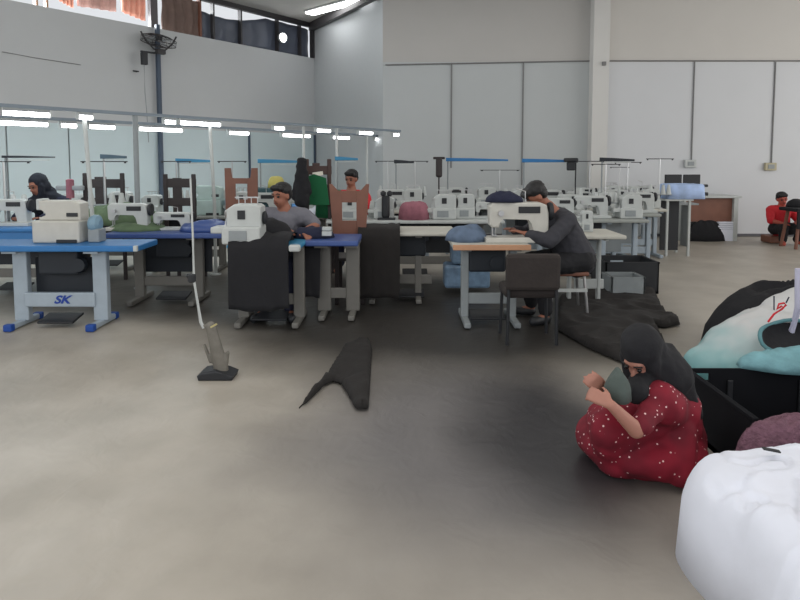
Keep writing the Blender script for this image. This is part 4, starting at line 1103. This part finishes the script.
# squatting woman in red dotted dress
rd = bpy.data.materials.new('red dotted cloth'); rd.use_nodes = True
nt = rd.node_tree; N = nt.nodes; L = nt.links; b = N['Principled BSDF']; b.inputs['Roughness'].default_value = .85
tc = N.new('ShaderNodeTexCoord'); vo = N.new('ShaderNodeTexVoronoi'); vo.inputs['Scale'].default_value = 33; L.new(tc.outputs['Object'], vo.inputs['Vector'])
vo.inputs['Randomness'].default_value = .85
lt = N.new('ShaderNodeMath'); lt.operation = 'LESS_THAN'; lt.inputs[1].default_value = .15; L.new(vo.outputs['Distance'], lt.inputs[0])
nz = N.new('ShaderNodeTexNoise'); nz.inputs['Scale'].default_value = 6; L.new(tc.outputs['Object'], nz.inputs['Vector'])
rr_ = N.new('ShaderNodeValToRGB'); rr_.color_ramp.elements[0].color = (*srgb(100,10,30), 1); rr_.color_ramp.elements[1].color = (*srgb(138,18,42), 1); rr_.color_ramp.elements[0].position = .35; rr_.color_ramp.elements[1].position = .65
L.new(nz.outputs['Fac'], rr_.inputs[0])
mx = N.new('ShaderNodeMix'); mx.data_type = 'RGBA'; L.new(lt.outputs[0], mx.inputs[0]); L.new(rr_.outputs[0], mx.inputs[6]); mx.inputs[7].default_value = (*srgb(225,190,190), 1)
L.new(mx.outputs[2], b.inputs['Base Color'])
O = Vector((1.12, 2.84, 0))
def W_(px, py, d): return V(px, py, d)-O
t = thing('person', 'woman in black headscarf and red dotted dress squatting on the floor', 'person', O)
hd = W_(641, 356, 2.78); fd = Vector((-.62, -.5, -.6)).normalized()
neck = hd+Vector((.09, .08, -.09)); chest = W_(668, 410, 2.86); pel = Vector((.2, .08, .13))
sL = W_(660, 402, 2.68); sR = W_(655, 392, 2.98)
elb = W_(636, 430, 2.52); wr = W_(611, 405, 2.5); 
er = W_(618, 420, 2.85); wrr = W_(606, 392, 2.72)
kl = W_(608, 430, 2.72); kr = W_(604, 420, 2.95)
up = (hd-neck); up = (up-fd*up.dot(fd)).normalized(); rt = fd.cross(up).normalized(); Q = Matrix((rt, fd, up)).transposed().to_euler()
HP = lambda r_, u_, f_: hd+rt*r_*.95+up*u_*.95+fd*f_*.95
caps = [('e', HP(0, .02, -.01), (.074, .09, .088), Q), ('e', HP(0, -.045, .025), (.055, .066, .06), Q), ('c', HP(0, -.09, .045), HP(0, -.085, .06), .024, .019),
  ('c', HP(0, 0, .088), HP(0, -.03, .106), .009, .013), ('c', HP(.035, .025, .078), HP(-.035, .025, .078), .013, .013), ('c', HP(0, -.06, -.03), neck, .045, .055),
  ('c', neck, chest, .06, .12), ('c', chest, pel, .13, .16), ('c', sL, sR, .07, .07), ('c', sL, elb, .045, .038), ('c', elb, wr, .036, .023), ('c', sR, er, .045, .038), ('c', er, wrr, .036, .023),
  ('c', pel+Vector((-.03, -.1, 0)), kl, .085, .06), ('c', pel+Vector((-.03, .1, 0)), kr, .085, .06), ('c', kl, Vector((-.06, -.05, .05)), .055, .036), ('c', kr, Vector((-.08, .15, .05)), .055, .036),
  ('c', Vector((-.04, -.04, .04)), Vector((-.13, -.05, .035)), .034, .028), ('c', Vector((-.06, .15, .04)), Vector((-.14, .14, .035)), .034, .028)]
caps += hand_caps(wr, (-.75, .5, .35), up=Vector((.3, -1, .2)), side=1, curl=1.3, s=.85)
caps += hand_caps(wrr, (-.5, -.4, .5), up=Vector((.3, -1, 0)), side=-1, curl=.8, s=.95)
blob('body', caps, M['skin2'], t, .0085, 2)
for s_ in (-1, 1):
    m = MB(); bmesh.ops.create_uvsphere(m.bm, u_segments=10, v_segments=8, radius=.011, matrix=Matrix.Translation(HP(.033*s_, .005, .086))); m.build('eye', M['eye'], t, True)
    m = MB(); m.tube([HP(.015*s_, .03, .094), HP(.035*s_, .036, .092), HP(.052*s_, .028, .08)], .004, 5); m.build('eyebrow', M['hair'], t)
m = MB(); m.tube([HP(-.022, -.058, .09), HP(0, -.055, .098), HP(.022, -.058, .09)], .0055, 6); m.build('mouth', M['lip'], t, True)
blob('dress', [('c', chest, pel, .155, .2), ('c', sL, sR, .09, .09), ('c', sL, sL.lerp(elb, .9), .06, .045), ('c', sR, er, .06, .055), ('c', er, er.lerp(wrr, .5), .05, .04),
   ('c', pel, kl, .16, .085), ('c', pel, kr, .16, .085), ('c', kl, kr, .085, .085), ('c', kl, Vector((-.05, -.04, .09)), .085, .075), ('c', kr, Vector((-.1, .17, .08)), .085, .07),
   ('e', (.1, .0, .1), (.26, .24, .11)), ('c', chest, kl, .15, .08), ('e', (-.05, .06, .11), (.18, .22, .12)), ('c', kl, (-.13, -.06, .07), .08, .055), ('c', kr, (-.15, .14, .07), .08, .055), ('c', (-.1, -.08, .06), (.2, -.14, .05), .055, .05), ('c', chest, (.24, -.0, .12), .14, .1), ('c', chest, sL, .12, .09), ('c', chest, (.16, -.2, .07), .14, .06)], rd, t, .012, 5, (.012, 7))
blob('headscarf', [('e', HP(0, .045, -.03), (.095, .1, .1), Q), ('e', HP(0, -.03, -.05), (.1, .085, .11), Q), ('c', HP(.075, .0, .02), HP(.05, -.1, .04), .027, .04), ('c', HP(-.075, .0, .02), HP(-.05, -.1, .04), .027, .04), ('c', HP(0, .1, .02), HP(0, .095, .035), .03, .03),
   ('c', hd+Vector((.03, .04, .0)), W_(668, 376, 2.82), .1, .115), ('c', W_(660, 362, 2.84), W_(686, 400, 2.84), .1, .06), ('c', W_(668, 375, 2.82), W_(696, 414, 2.8), .1, .03),
   ('c', HP(0, -.11, .01), W_(638, 393, 2.68), .06, .05)], M['black'], t, .01, 4, (.01, 9))
heap('work_cloth', 'grey green cloth held in the hands of the squatting woman', 'cloth', V(617, 398, 2.62), (.06, .07), .11, mat('grey green cloth', srgb(78,88,84), .9, bump=.2), 91, folds=.4, fs=12, n=40)
# remove prototypes
for p_ in (fx0, LS, OV, BH, TS):
    for ch in list(p_.children): bpy.data.objects.remove(ch)
    bpy.data.objects.remove(p_)

# ------------------------------------------------------------------ light
area('sky_right', (11, 5, 3.2), (0, math.radians(80), 0), 4, 10, 360, (1, .98, .95))
area('sky_behind', (-1, -3.2, 3.2), (math.radians(72), 0, math.radians(12)), 10, 2.5, 150, (.97, .98, 1))
area('fill_roof_front', (0, 2.5, ZC-.1), (0, 0, 0), 9, 4, 150, (1, .98, .94))  # added fill under the ceiling, no seen lamp, brightens the floor
area('fill_roof_rear', (.5, 8.5, ZC-.1), (0, 0, 0), 7, 3, 55, (1, .99, .96))  # added fill further back, likewise without a seen lamp
area('fill_left', (-9.5, -1, 2.8), (math.radians(80), 0, math.radians(-40)), 4, 3, 150, (.93, .97, 1))  # added fill from behind left, no seen window, lifts the corner wall
gp = (LW(-260, -1.6)+LW(150, -1.6))/2
area('outdoor_glare', (gp.x, gp.y, 4.45), Vector((NW.x, NW.y, -.12)).to_track_quat('-Z', 'Y').to_euler(), (LW(-260, -1.6)-LW(150, -1.6)).length, .9, 650, (.95, .98, 1))
area('lamp_row_fill', (-3.6, 8.3, 2.4), (0, 0, AN), 5, .3, 45, (.82, .95, 1))
S.view_settings.view_transform = 'Standard'
S.view_settings.exposure = -0.14
